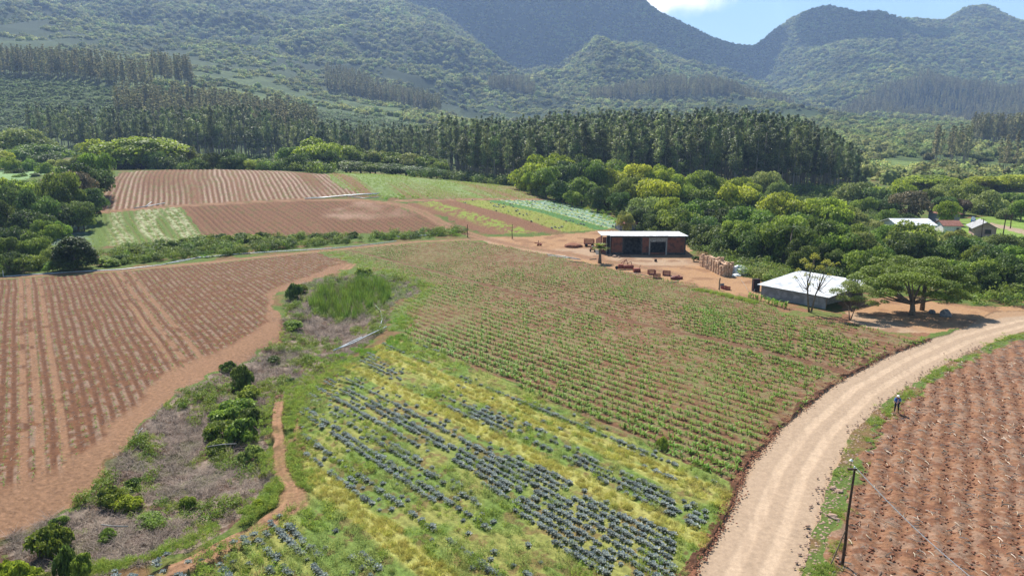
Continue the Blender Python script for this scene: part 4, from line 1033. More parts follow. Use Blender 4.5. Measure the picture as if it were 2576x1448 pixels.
keep_row = vnoise(ri*7.7, ri*0+3, 826) > .38; dense_ = inpoly(x, y, np.array(CZ[0][0], float)) & (y > 1150)
pr = np.where(pr > .5, np.where(keep_row | dense_, .97, .22), np.where(pr > .25, np.where(keep_row, .8, .12), np.where(keep_row & (seg > .52), .55, .03))); pr = np.where(st_ > .3, 0, pr)
gap = fbm(XY[:, 0]/2.5, XY[:, 1]/2.5, 821, 2); pr = pr*np.where(gap < .28, .4, 1)
inner = inpoly(x, y, POLY['cabb'] + 0) & (seg_dist(x, y, [(1740,1448),(1825,1290),(1850,1215)]) > 14)
k = (rng.random(len(XY)) < pr) & inner; CXY = XY[k]; cpr = pr[k]
csc = rng.uniform(.5, .88, len(CXY))*np.where(cpr > .5, 1, .85)*np.where(y[k] < 1010, .8, 1.)
_s1 = _SQ[0][0]; _s2 = _SQ[1][0]
def cablab(x, y, X, Y):
    q = float(rowq(X, Y, ROWDIR_C))
    if q > _s1: return 'blue-grey cabbage plant above the long yellow grass stripe'
    if q > _s2: return 'blue-grey cabbage plant between the two yellow grass stripes'
    return 'blue-grey cabbage plant below the lower yellow grass stripe'
def split_group(XY, sc, lab, grp, nmax, **k): return singles(k['name'], lab, k['cat'], grp, XY, sc, k['protos'], nmax)
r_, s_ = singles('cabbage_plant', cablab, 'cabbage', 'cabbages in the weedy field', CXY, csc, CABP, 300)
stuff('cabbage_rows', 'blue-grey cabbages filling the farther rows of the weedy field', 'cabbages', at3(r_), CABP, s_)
# weeds of the cabbage field
XY = sample(30, 100, .34, -.5, .5, .25); x, y = pxs(XY); k = inpoly(x, y, POLY['cabb']) & (y < 1530); XY = XY[k]; x, y = x[k], y[k]
q = rowq(XY[:, 0], XY[:, 1], ROWDIR_C); st_ = stripe_w(q, XY[:, 0], XY[:, 1])
dense = np.zeros(len(XY))
for pg, w_ in CZ[:6]: dense = np.where(inpoly(x, y, np.array(pg, float)), w_, dense)
wn = fbm(XY[:, 0]/2.2, XY[:, 1]/2.2, 831, 3); yn = fbm(XY[:, 0]/3.5, XY[:, 1]/3.5, 841, 3)
rowc = np.cos(2*PI*q/1.36)
free = (st_ < .35) & (rng.random(len(XY)) < .66-.30*rowc) & (rng.random(len(XY)) > dense*.86) & (wn > .26)
edge_y = sstep(30, 5, seg_dist(x, y, [(1060,862),(1300,975),(1600,1105),(1850,1215)]))
isy = (yn+.14*edge_y+rng.normal(0, .04, len(XY))) > .49
szw = rng.uniform(.5, 1.35, len(XY))*(.7+1.1*(wn-.3))
m_ = free & isy; stuff('seeding_weeds', 'yellow-green seeding weeds between the cabbage rows', 'weeds', at3(XY[m_], -.03), WEEDYP, szw[m_])
m_ = free & ~isy; stuff('green_weeds', 'fresh green weeds between the cabbage rows', 'weeds', at3(XY[m_], -.03), WEEDP, szw[m_])
m_ = (st_ > .25); stuff('dry_grass', 'yellow dry grass stripes across the cabbage field', 'grass', at3(XY[m_]), STRAWP, rng.uniform(.6, 1.1, m_.sum()))
# young corn
XY, x, y = rowpts(ROWDIR_C, 1.3, .20, 'corn', .38, 40, 190)
cn = fbm(XY[:, 0]/9, XY[:, 1]/16, 851, 3); big = sstep(640, 900, y)
p_ = np.clip(.72+1.2*(cn-.40), .2, 1)*np.where((y < 760) & (x > 1150), .8, 1)
fl_edge = inpoly(x, y, np.array([(2050,820),(2335,850),(2250,885),(2100,962),(1950,1082),(1880,1180),(1850,1215),(1820,1205),(1930,1060),(2080,940),(2180,880)], float)); p_ = np.where(fl_edge, p_*.35, p_)
trk = np.abs(rowq(XY[:, 0], XY[:, 1], ROWDIR_C)-rowq(*ground_at(1507/1.5745, 1022/1.5745)[:2], ROWDIR_C)) < .5
p_ = p_*np.where(fbm(XY[:, 0]/1.3, XY[:, 1]/1.3, 857, 2) < .40, .55, 1)*1.1; k = (rng.random(len(XY)) < p_) & ~trk; XY = XY[k]; cn = cn[k]; y = y[k]; x = x[k]
sc_ = np.clip(.34+.6*(cn-.38)+.26*big[k], .28, .85)*rng.uniform(.5, 1.25, len(XY))
def cornlab(x, y, X, Y):
    return 'young green corn plant in the rows beside the cabbage field' if x < 1800 else 'young green corn plant in the rows beside the dirt road'
r_, s_ = singles('corn_plant', cornlab, 'corn plant', 'young corn plants in the reddish field', XY, sc_, CORNP, 300)
stuff('corn_rows', 'rows of young green corn plants on reddish soil', 'corn', at3(r_), CORNP, s_)
# seedlings and residue of the left field
XY, x, y = rowpts(ROWDIR_L, .92, .45, 'left', .12, 25, 190); 
bare = seg_dist(x, y, [(-300,1400),(0,1290),(180,1215),(330,1075),(430,965),(560,905),(680,830),(690,740),(860,670)]) < np.interp(y, [660, 800, 1300], [6, 16, 55])
k = ~bare & (rng.random(len(XY)) < .8); XY = XY[k]; stuff('seedling_rows', 'thin rows of pale green seedlings in the left field', 'seedlings', at3(XY, .04), SEEDP, rng.uniform(.4, 1.1, len(XY)))
XY = sample(30, 150, .62, -.86, .05, .35); x, y = pxs(XY); k = inpoly(x, y, POLY['left']); k &= ~(seg_dist(x, y, [(-300,1400),(0,1290),(180,1215),(330,1075),(430,965),(560,905),(680,830)]) < np.interp(y, [660, 800, 1300], [6, 16, 50]))
XY = XY[k]; stuff('crop_residue', 'scattered pale straw bits on the left field', 'straw', at3(XY, .05), LITP, rng.uniform(.5, 1.1, len(XY)))
XY = sample(30, 110, .62, .2, .9, .2); x, y = pxs(XY); k = inpoly(x, y, POLY['rfield']); XY = XY[k]
stuff('crop_residue', 'scattered pale stalks on the rough right field', 'straw', at3(XY, .07), LITP, rng.uniform(.5, 1.9, len(XY))*(1+.3*(rng.random(len(XY)) > .9)))
XY = sample(30, 75, .34, .2, .9, .3); x, y = pxs(XY); k = inpoly(x, y, POLY['rfield']); XY = XY[k]
stuff('soil_clods', 'reddish soil clods turned up on the right field', 'soil clods', at3(XY, 0), CLP, rng.uniform(.03, .12, len(XY))*np.where(rng.random(len(XY)) > .96, 1.6, 1))
# stones and clods on the road banks
def along(pts, n, w):
    P_ = [Vector(ground_at(*p)) for p in pts]; out = []
    for k in range(n):
        i = random.randrange(len(P_)-1); f = random.random(); p = P_[i].lerp(P_[i+1], f); out.append((p.x+random.gauss(0, w), p.y+random.gauss(0, w)))
    return np.array(out)
bank = [(1720,1480),(1738,1440),(1826,1290),(1868,1178),(1950,1080),(2098,960),(2248,884),(2336,852)]
q = along(bank, 3200, .26); stuff('bank_clods', 'dark soil clods along the left bank of the dirt road', 'soil clods', at3(q, .02), CLP, rng.uniform(.025, .095, len(q)))
rb = [(2030,1448),(2070,1320),(2110,1200),(2165,1080),(2250,1000),(2355,928),(2475,868)]
q = along(rb, 900, .5); stuff('road_stones', 'loose stones along the right edge of the dirt road', 'stones', at3(q, -.02), STP, rng.uniform(.03, .13, len(q)))
q = along([(2055,1460),(2095,1330),(2130,1200),(2185,1080),(2275,1000),(2375,928),(2490,868),(2570,840)], 1300, .42); q = q[fbm(q[:, 0]/2, q[:, 1]/2, 861, 2) > .47]
stuff('verge_grass', 'patchy green grass between the road and the right field', 'grass', at3(q, 0), GRASSP+WEEDP[:1], rng.uniform(.4, .9, len(q)))
# gully: dead stalks, green patches
gp = sample(28, 120, .38, -.8, .1, .25); x, y = pxs(gp); k = inpoly(x, y, POLY['gully']); gp = gp[k]; x, y = x[k], y[k]; gz = at3(gp); gz[:, 2] += dip(x, y)
gn = fbm(gp[:, 0]/2.5, gp[:, 1]/2.5, 871, 3)
m_ = gn < .56; stuff('dead_brush', 'dry grey-brown stalks and brush lying in the gully', 'dead brush', gz[m_], STALKP, rng.uniform(.5, 1.15, m_.sum()), tilt=.25)
m_ = (gn > .55); stuff('gully_weeds', 'low green weeds among the dead brush of the gully', 'weeds', gz[m_], WEEDP+SHP['mid'][:1], rng.uniform(.5, 1.0, m_.sum()))
# grassy borders
def border(name, label, pts, n, w, protos, a, b, thr=.40):
    q = along(pts, n, w); k = fbm(q[:, 0]/1.8, q[:, 1]/1.8, 881, 2) > thr; q = q[k]; x, y = pxs(q); q = q[~inpoly(x, y, POLY['road']) & (seg_dist(q[:, 0], q[:, 1], TRACKS[3][0]) > .5) & (seg_dist(q[:, 0], q[:, 1], TRACKS[4][0]) > 1.0)]
    stuff(name, label, 'grass', at3(q, -.02), protos, rng.uniform(a, b, len(q)))
border('path_grass', 'bright green grass on both sides of the narrow footpath', [(735,965),(680,1030),(672,1120),(700,1200),(680,1260),(600,1300),(450,1375),(300,1415),(200,1440)], 1500, .55, GRASSP+WEEDP, .4, .95, .36)
border('path_grass', 'tall green grass between the footpath and the cabbage field', [(880,900),(780,960),(735,1020),(730,1100),(742,1180),(760,1230),(690,1300),(560,1360)], 1500, .7, GRASSP+WEEDP, .5, 1.15, .36)
border('bank_grass', 'tall green grass tufts at the top of the cabbage field', [(835,905),(900,890),(960,870),(1010,850),(1010,800)], 500, 1.0, GRASSG, .5, 1.1, .45)
border('field_edge_grass', 'bright green grass along the left edge of the corn field', [(830,634),(960,675),(1060,712),(1085,730),(1030,770),(1000,830)], 1100, 1.1, GRASSP+WEEDP, .5, 1.1, .38)
# reeds and pond edge
q = sample(60, 140, .62, -.5, 0); x, y = pxs(q); k = inpoly(x, y, POLY['reed']); z_ = at3(q[k]); z_[:, 2] += dip(x[k], y[k])
stuff('reed_bed', 'tall bright green reeds crowding the small pond', 'reeds', z_, REEDP+REEDP+STALKP[:1], rng.uniform(.45, 1.15, len(z_))*(.6+.8*fbm(z_[:, 0]/2, z_[:, 1]/2, 7, 2)))
q = sample(60, 140, .9, -.5, 0); x, y = pxs(q); k = inpoly(x, y, POLY['pond']) & ~inpoly(x, y, POLY['reed']); z_ = at3(q[k]); z_[:, 2] += dip(x[k], y[k])
stuff('pond_brush', 'brown and green brush around the reed bed', 'brush', z_, STALKP+WEEDP+SHP['mid'][:1], rng.uniform(.6, 1.4, len(z_)), tilt=.2)
# strip between the pipe track and the hill fields, and other rough grass
q = sample(110, 235, .95, -.86, -.05); x, y = pxs(q)
k = inpoly(x, y, np.array([(-60,700),(-60,690),(300,668),(600,640),(900,610),(1180,592),(1170,578),(1100,584),(900,592),(520,606),(330,622),(140,655),(0,670)], float)); k &= fbm(q[:, 0]/4, q[:, 1]/4, 891, 3) > .40
stuff('rough_grass', 'tall rough grass and weeds above the pipe line', 'grass', at3(q[k]), GRASSG+WEEDP+SHP['dark']+SHP['mid']+SHP['mid'], rng.uniform(.7, 2.0, k.sum())*np.where(x[k] < 290, .55, 1.))
q = sample(150, 300, 1.6, -.86, .2); x, y = pxs(q)
k = inpoly(x, y, np.array([(95,560),(200,520),(240,480),(285,434),(300,434),(262,480),(260,530),(200,548),(110,598)], float)) | inpoly(x, y, np.array([(930,490),(1080,488),(1080,498),(1000,502),(930,500)], float)) | inpoly(x, y, np.array([(1300,470),(1400,480),(1560,545),(1600,600),(1560,575),(1400,500),(1330,490)], float))
stuff('hill_grass', 'bright grass beside the hill fields', 'grass', at3(q[k]), WEEDP+GRASSG, rng.uniform(.8, 2.2, k.sum()))
# crops on the hill strips
for nm, poly, s_, prt, lab, pq, pt, sz_ in (('hill_crop', 'hill1g', ROWDIR_L, WEEDP, 'green leafy crop on the strip before the gum trees', 1.5, 1.1, 1.0), ('hill_crop', 'rhill', ROWDIR_C, WEEDP+CABP[:1], 'green and blue leafy crop strips beside the track', 1.4, 1.0, .95),
                          ('hill_crop', 'patch', -.63, WEEDP+WEEDYP, 'green and pale crop remains below the striped field', 1.4, 1.1, .9), ('hill_stubble', 'hill1', -.44, STALKP[:2], 'pale stubble rows on the striped hill field', 2.6, 1.0, .45)):
    XY, x, y = rowpts(s_, pq, pt, poly, .4, 100, 330); k = rng.random(len(XY)) < np.clip(.2+1.6*(fbm(XY[:, 0]/8, XY[:, 1]/20, 901, 2)-.35), 0, .9)
    if poly == 'rhill':
        f_ = (rowq(XY[:, 0], XY[:, 1], ROWDIR_C)-rowq(*ground_at(1120, 545)[:2], ROWDIR_C)); k &= f_ > .36*(rowq(*ground_at(1540, 548)[:2], ROWDIR_C)-rowq(*ground_at(1120, 545)[:2], ROWDIR_C))
    stuff(nm, lab, 'crop', at3(XY[k]), prt, sz_*rng.uniform(.6, 1.3, k.sum()))
# undergrowth beneath the thickets
q = sample(97, 300, 2.0, -.86, .86, .25); x, y = pxs(q)
und = [np.array(p, float) for p in ([(-60,480),(110,460),(240,425),(280,430),(240,500),(190,545),(110,580),(70,640),(40,680),(-60,695)], [(270,424),(840,424),(1110,446),(1310,466),(1340,480),(1320,462),(1110,436),(840,420)],
  [(1320,468),(1420,492),(1540,535),(1600,580),(1730,615),(1780,655),(1860,690),(1960,712),(2120,720),(2330,765),(2640,775),(2640,620),(2480,618),(2330,590),(2250,540),(2100,470),(1300,455)])]
k = np.zeros(len(q), bool)
for p in und: k |= inpoly(x, y, p)
k &= ~inpoly(x, y, POLY['lawn']) & ~inpoly(x, y, POLY['yard']) & ~inpoly(x, y, POLY['road'])
hs_ = np.array([GS(3916,936)[:2], GS(3630,905)[:2], GS(3760,884)[:2]])
for hx, hy in hs_: k &= ~((np.hypot(q[:, 0]-hx, q[:, 1]-hy-4) < 10))
k &= ~((np.abs(q[:, 0]-50) < 14) & (q[:, 1] < 122) & (q[:, 1] > 96))
q = q[k]
cl = along([(285,427),(500,425),(700,429),(840,436),(1000,444),(1150,458),(1310,472)], 620, 5.0); cx_, cy_ = pxs(cl)
cl = cl[~inpoly(cx_, cy_, POLY['hill1']) & ~inpoly(cx_, cy_, POLY['hill1g'])]
stuff('hedge', 'dense green bushes along the top edge of the hill fields', 'hedge', at3(cl, -.3), SHP['mid']+SHP['dark'], rng.uniform(2.2, 5.2, len(cl)))
stuff('undergrowth', 'tangled green undergrowth beneath and between the thicket trees', 'undergrowth', at3(q, -.2), SHP['mid'][:2]+SHP['dark'], rng.uniform(1.2, 2.8, len(q)))

# ------------------------------------------------------------------ built things
BRICK = None
def brick_mat(name, c1, c2, mortar, sx=.22, sy=.09, stain=None):
    m, nt, b = mat(name, None, .9, .15)
    tc = nt.nodes.new('ShaderNodeTexCoord'); br = nt.nodes.new('ShaderNodeTexBrick'); br.inputs['Scale'].default_value = 1
    br.inputs['Brick Width'].default_value = sx; br.inputs['Row Height'].default_value = sy; br.inputs['Mortar Size'].default_value = .012
    br.inputs['Color1'].default_value = (*c1, 1); br.inputs['Color2'].default_value = (*c2, 1); br.inputs['Mortar'].default_value = (*mortar, 1)
    sp = nt.nodes.new('ShaderNodeSeparateXYZ'); cb = nt.nodes.new('ShaderNodeCombineXYZ')
    nt.links.new(tc.outputs['Object'], sp.inputs[0]); ad = nt.nodes.new('ShaderNodeMath'); ad.operation = 'ADD'
    nt.links.new(sp.outputs['X'], ad.inputs[0]); nt.links.new(sp.outputs['Y'], ad.inputs[1]); nt.links.new(ad.outputs[0], cb.inputs['X']); nt.links.new(sp.outputs['Z'], cb.inputs['Y'])
    nt.links.new(cb.outputs[0], br.inputs['Vector'])
    n = nt.nodes.new('ShaderNodeTexNoise'); n.inputs['Scale'].default_value = 1.1; n.inputs['Detail'].default_value = 6; nt.links.new(tc.outputs['Object'], n.inputs['Vector'])
    mr = nt.nodes.new('ShaderNodeMapRange'); mr.inputs['From Min'].default_value = .48; mr.inputs['From Max'].default_value = .62; nt.links.new(n.outputs['Fac'], mr.inputs['Value'])
    mx = nt.nodes.new('ShaderNodeMixRGB'); mx.inputs[2].default_value = (*(stain or mortar), 1); mm = nt.nodes.new('ShaderNodeMath'); mm.operation = 'MULTIPLY'; mm.inputs[1].default_value = .75
    nt.links.new(mr.outputs[0], mm.inputs[0]); nt.links.new(mm.outputs[0], mx.inputs[0]); nt.links.new(br.outputs['Color'], mx.inputs[1]); nt.links.new(mx.outputs[0], b.inputs['Base Color'])
    return m
M_BRICK = brick_mat('red_brick', (.25,.08,.042), (.19,.06,.035), (.13,.08,.06), stain=(.06,.04,.035))
M_BLOCK = brick_mat('grey_block', (.24,.23,.24), (.19,.185,.20), (.14,.13,.13), .4, .2, stain=(.33,.32,.34))
M_CONC = noisy('dark_concrete_and_shade', (.03,.03,.028), (.09,.085,.08), 2, .9)  # real outer concrete; also paints the shade inside the brick shed
M_CONCL = noisy('concrete', (.20,.19,.18), (.32,.31,.29), 3, .9)
M_ROOFW = noisy('white_roof_sheet', (.42,.43,.44), (.78,.78,.78), .9, .45, .4)
M_ROOFG = noisy('grey_fibre_roof', (.22,.215,.21), (.38,.375,.37), 1.5, .85)
M_TILE = noisy('red_tile', (.13,.055,.04), (.27,.12,.085), 4, .9)
M_PINK = noisy('pink_render', (.34,.22,.19), (.44,.30,.26), 1.2, .9)
M_WHITE = noisy('white_paint', (.60,.60,.58), (.78,.78,.76), 2, .6)
M_DARK = mat('dark_opening', (.02, .02, .022), .8)[0]
M_WOOD = noisy('old_wood', (.16,.11,.075), (.34,.25,.17), 6, .9)
M_WOODD = noisy('dark_pole_wood', (.035,.022,.015), (.10,.06,.04), 4, .85)
M_CRATE = noisy('crate_wood', (.38,.20,.11), (.74,.54,.37), 2.3, .85)
M_RUST = noisy('rusty_red_metal', (.14,.03,.02), (.28,.075,.045), 5, .7)
M_MAROON = noisy('maroon_plastic', (.10,.022,.018), (.19,.05,.035), 5, .6)
M_PIPE = noisy('pale_plastic_pipe', (.30,.33,.36), (.55,.58,.60), 3, .4, .5)
M_TARP = noisy('white_tarp', (.62,.62,.60), (.82,.82,.80), 2, .5)
M_BLUE = mat('blue_tank', (.05, .16, .42), .5)[0]
M_GLASS = mat('window_glass', (.03, .035, .045), .12, .6)[0]
M_TYRE = mat('rubber', (.02, .02, .02), .85)[0]
M_ROCK = noisy('grey_rock', (.10,.10,.11), (.24,.23,.24), 3, .9)
M_CABLE = mat('pale_cable', (.85, .82, .78), .6)[0]

def frame(A, B):
    """local frame on the ground: x from A to B, y away from the viewer"""
    d = Vector((B.x-A.x, B.y-A.y, 0)); return math.atan2(d.y, d.x), d.length
def zpx(Y, sy): return CAMZ+Y*ray_st(1288, sy/1.5745)[1]

# brick shed
A = GS(2421, 1008); B = GS(2714, 1009); rz, Wd = frame(A, B); Hh = zpx(A.y, 931)-A.z; A.z = min(A.z, B.z)-.05
sh = empty('brick_shed', A, rz); tag(sh, 'long red brick shed with white sheet roof and two dark openings', 'shed')
fx = lambda zx: (zx-810)/(2170-810)*Wd
D_ = 9.; t_ = .2
def panel(nm, x0, x1, z0, z1, m, y=0., th=.18, par=sh):
    b = MB().box(((x0+x1)/2, y+th/2, (z0+z1)/2), (x1-x0, th, z1-z0)); return b.build(nm, m, par)
o1 = (fx(1035), fx(1350)); o2 = (fx(1515), fx(1812)); zb = .885*Hh
for x0, x1, z0, z1 in ((.0, fx(1012), .13*Hh, zb), (fx(1374), fx(1503), .13*Hh, zb), (fx(1826), Wd-.25, .13*Hh, zb)): panel('brick_wall', x0, x1, z0, z1, M_BRICK)
panel('brick_wall', o2[0], o2[1], .04*Hh, .13*Hh, M_BRICK)
panel('beam', -.1, Wd, zb+.003, Hh-.12, M_CONC, -.03, .26)
for x0, x1 in ((0., fx(1012)), (fx(1374), fx(1503)), (fx(1826), Wd-.25)): panel('plinth', x0, x1, -.2, .13*Hh-.003, M_CONC, -.02, .22)
for a in (1023, 1362, 1509, 1819): panel('pillar', fx(a)-.15, fx(a)+.15, -.2, zb, M_CONCL if a > 1500 else M_CONC, -.04, .26)
panel('pillar', Wd-.25, Wd+.02, -.2, zb, M_CONC, -.03, .24)
h_ = panel('roller_header', o2[0]+.003, o2[1]-.003, .68*Hh, zb-.003, M_CONCL, .05, .1)
MB().box((o2[0]+.9, -.12, .71*Hh), (.5, .18, .09)).box((o2[0]+.45, -.05, .69*Hh), (.5, .04, .04)).build('wall_lamp', M_WHITE, sh)
panel('rear_wall', 0, Wd, -.2, Hh-.42, M_CONC, D_-.2); panel('inner_wall', .1, Wd-.3, -.1, Hh-.36, M_CONC, 3.4);  # inner wall added, walls kept dark to stand for interior shade
MB().box((Wd-.1, D_/2, Hh/2-.3), (.18, D_-.5, Hh-.55)).build('side_wall', M_BRICK, sh)
MB().box(((o1[0]+o1[1])/2, 3.5, .03), (Wd-.6, 6.2, .06)).build('floor', M_CONC, sh)
xl = fx(648)   # left recess and the sloping wing wall
panel('brick_wall', xl+.1, fx(722), -.2, zb, M_BRICK, .9); panel('door', fx(735), -.05, -.2, zb, M_DARK, .95, .08); panel('pillar', fx(726)-.06, fx(726)+.06, -.2, zb, M_CONCL, .85, .2)
b = MB(); h1_, h2_ = Hh-.15, 1.7
b.add([(xl-.2, .85, -.3), (xl-.2, 12.5, -.3), (xl-.2, 12.5, h2_), (xl-.2, .85, h1_), (xl, .85, -.3), (xl, 12.5, -.3), (xl, 12.5, h2_), (xl, .85, h1_)], [[0,3,2,1],[4,5,6,7],[0,1,5,4],[1,2,6,5],[2,3,7,6],[3,0,4,7]]); b.build('wing_wall', M_BRICK, sh)
b = MB()
for x0, x1, y0, y1, dz_ in ((-.35, Wd+.35, -.55, D_, 0), (xl-.25, -.37, .35, D_, -.02)):
    z0, z1 = Hh+dz_, Hh-.25+dz_
    b.add([(x0, y0, z0), (x1, y0, z0), (x1, y1, z1), (x0, y1, z1), (x0, y0, z0-.09), (x1, y0, z0-.09), (x1, y1, z1-.09), (x0, y1, z1-.09)], [[0,1,2,3],[7,6,5,4],[0,4,5,1],[1,5,6,2],[2,6,7,3],[3,7,4,0]])
for k in range(14):
    x = -.2+k*(Wd+.4)/13.5; b.add([(x, -.56, Hh+.005), (x+.05, -.56, Hh+.005), (x+.05, D_, Hh-.245), (x, D_, Hh-.245), (x, -.56, Hh+.045), (x+.05, -.56, Hh+.045), (x+.05, D_, Hh-.205), (x, D_, Hh-.205)], [[4,5,6,7],[0,4,7,3],[1,2,6,5],[0,1,5,4]])
b.build('roof', M_ROOFW, sh)
MB().tube([(-.35, -.45, Hh-.1), (-.3, -.2, Hh*.5), (-.3, -.1, 0)], .05).build('drain_pipe', M_CONCL, sh)
# low block structure behind it
Aw = GS(2455, 914); Bw = GS(2565, 912); rz2, w2 = frame(Aw, Bw)
lw = empty('block_outbuilding', (Aw.x, Aw.y, Aw.z-.1), rz2); tag(lw, 'low grey block outbuilding with red tile edge behind the brick shed', 'outbuilding')
MB().box((w2/2, 1.5, .8), (w2, 3, 1.7)).build('wall', M_BLOCK, lw)
b = MB()
for k in range(11): b.tube([(.3+k*w2/11, -.2, 1.7), (.3+k*w2/11, 3.2, 2.1)], .26, 6)
b.build('tile_roof', M_TILE, lw)

# grey block shed with the white roof
A = GS(3013, 1176); B = GS(3267, 1224); A.z = B.z = (A.z+B.z)/2; rz, Wd = frame(A, B)
gs = empty('grey_shed', (A.x, A.y, A.z), rz); tag(gs, 'low grey block shed with bright white corrugated roof', 'shed')
hf = 1.85; hb = 2.75; D_ = 11.2
MB().box((Wd/2, .1, hf/2-.1), (Wd, .2, hf+.05)).build('front_wall', M_BLOCK, gs)
b = MB(); b.add([(0, .2, -.2), (0, D_-.6, -.2), (0, D_-.6, hb-.15), (0, .2, hf-.1), (.2, .2, -.2), (.2, D_-.6, -.2), (.2, D_-.6, hb-.15), (.2, .2, hf-.1)], [[0,3,2,1],[4,5,6,7],[0,1,5,4],[1,2,6,5],[2,3,7,6],[3,0,4,7]]); b.build('side_wall', M_BLOCK, gs)
MB().box((Wd/2, D_-.7, hb/2-.2), (Wd, .2, hb+.1)).build('rear_wall', M_BLOCK, gs)
MB().box((Wd-1.6, D_*.5, hf/2), (.18, D_*.8, hf)).build('inner_wall', M_CONCL, gs)
for k in range(3): MB().box((Wd-.08, .3+k*(D_-1.2)/2, (hf+k*.35)/2), (.14, .14, hf+k*.35)).build('post', M_WOOD, gs)
b = MB(); nc = 90; x0, x1 = -.45, Wd+.75; vs_ = []; fs2 = []
for i in range(nc+1):
    x = x0+(x1-x0)*i/nc; dz_ = .022*math.cos(i*PI/1.0)
    vs_ += [(x, -.5, hf+.12+dz_), (x+.0, D_-.2, hb+.15+dz_), (x, -.5, hf+.08+dz_), (x, D_-.2, hb+.11+dz_)]
for i in range(nc): o = 4*i; fs2 += [[o, o+4, o+5, o+1], [o+2, o+3, o+7, o+6], [o, o+2, o+6, o+4], [o+1, o+5, o+7, o+3]]
fs2 += [[0, 1, 3, 2], [4*nc, 4*nc+2, 4*nc+3, 4*nc+1]]
b.add(vs_, fs2); b.build('roof', M_ROOFW, gs)

# houses at the right
def prism_house(name, label, A, B, depth, h, roofm, wallm, ridge='x', pitch=.9, over=.5, cat='house'):
    rz, w = frame(A, B); z = min(A.z, B.z)-.2
    e = empty(name, (A.x, A.y, z), rz); tag(e, label, cat)
    b = MB().box((w/2, depth/2, h/2), (w, depth, h))
    if ridge == 'x': b.add([(0, 0, h), (0, depth, h), (0, depth/2, h+pitch), (w, 0, h), (w, depth, h), (w, depth/2, h+pitch)], [[0, 2, 1], [3, 4, 5]])
    elif ridge == 'y': b.add([(0, 0, h), (w, 0, h), (w/2, 0, h+pitch), (0, depth, h), (w, depth, h), (w/2, depth, h+pitch)], [[0, 1, 2], [3, 5, 4]])
    b.build('wall', wallm, e)
    b = MB(); o = over; tk = .1
    def slab(p): # four corner points -> slab
        b.add([Vector(q)+Vector((0, 0, tk)) for q in p]+[Vector(q) for q in p], [[0,1,2,3],[7,6,5,4],[0,4,5,1],[1,5,6,2],[2,6,7,3],[3,7,4,0]])
    k = pitch/(depth/2 if ridge == 'x' else w/2)
    if ridge == 'x':
        slab([(-o, -o, h-o*k+.02), (w+o, -o, h-o*k+.02), (w+o, depth/2, h+pitch+.02), (-o, depth/2, h+pitch+.02)]); slab([(-o, depth/2+.003, h+pitch+.02), (w+o, depth/2+.003, h+pitch+.02), (w+o, depth+o, h-o*k+.02), (-o, depth+o, h-o*k+.02)])
    elif ridge == 'y':
        slab([(-o, -o, h-o*k+.02), (w/2, -o, h+pitch+.02), (w/2, depth+o, h+pitch+.02), (-o, depth+o, h-o*k+.02)]); slab([(w/2+.003, -o, h+pitch+.02), (w+o, -o, h-o*k+.02), (w+o, depth+o, h-o*k+.02), (w/2+.003, depth+o, h+pitch+.02)])
    else:
        c1, c2 = Vector((w*.35, depth/2, h+pitch)), Vector((w*.65, depth/2, h+pitch)); q = [Vector((-o, -o, h-.1)), Vector((w+o, -o, h-.1)), Vector((w+o, depth+o, h-.1)), Vector((-o, depth+o, h-.1))]
        b.add(q+[c1, c2], [[0, 1, 5, 4], [1, 2, 5], [2, 3, 4, 5], [3, 0, 4], [3, 2, 1, 0]])
    b.build('roof', roofm, e); return e, w
def window(par, x, z, w, h, y=-.03, side=None, dp=0):
    rot = 0 if side is None else PI/2
    c = (x, y, z)
    f = MB()
    for dx, dz_, ww, hh in ((0, h/2, w+.12, .07), (0, -h/2, w+.12, .07), (-w/2, 0, .07, h-.07), (w/2, 0, .07, h-.07), (0, 0, .04, h-.07)): f.box((dx, 0, dz_), (ww, .1, hh))
    fo = f.build('window', M_WOODD, par, loc=c); fo.rotation_euler = (0, 0, rot)
    MB().box((0, .03, 0), (w-.05, .03, h-.05)).build('pane', M_GLASS, fo)
A = GS(3857, 936); B = GS(3943, 940)
e, w = prism_house('farmhouse', 'small pinkish house with grey ridged roof beside the lawn', A, B, 7.5, 2.5, M_ROOFG, M_PINK, 'y', 1.3, .7)
window(e, w*.62, 1.5, 1.2, 1.0); window(e, w+.03, 1.6, .8, .7, 2.4, 1); MB().box((w+.02, 5.2, 1.05), (.08, .9, 2.1)).build('door', M_WOODD, e)
A = GS(3556, 922); B = GS(3696, 921)
e, w = prism_house('white_roofed_house', 'long low building with bright white roof among the trees', A, B, 8.5, 2.3, M_ROOFW, M_WHITE, 'x', 1.1, .7)
window(e, w*.35, 1.5, 1.2, .8); window(e, w*.7, 1.5, 1.2, .8)
A = GS(3722, 884); B = GS(3799, 885)
e, w = prism_house('wooden_house', 'weathered grey wooden house with reddish hipped roof behind a round tree', A, B, 7, 3.0, M_TILE, noisy('grey_boards', (.17,.17,.18), (.28,.28,.29), 5, .9), 'hip', 2.0, .5)
window(e, w*.6, 1.7, .9, .9)
A = GS(3736, 922); B = GS(3806, 922)
e, w = prism_house('tiled_annex', 'small annex with dark red tiled roof beside the white roofed building', A, B, 5, 2.1, M_TILE, M_WHITE, 'x', 1.0, .4); window(e, w*.8, 1.2, .6, .6)
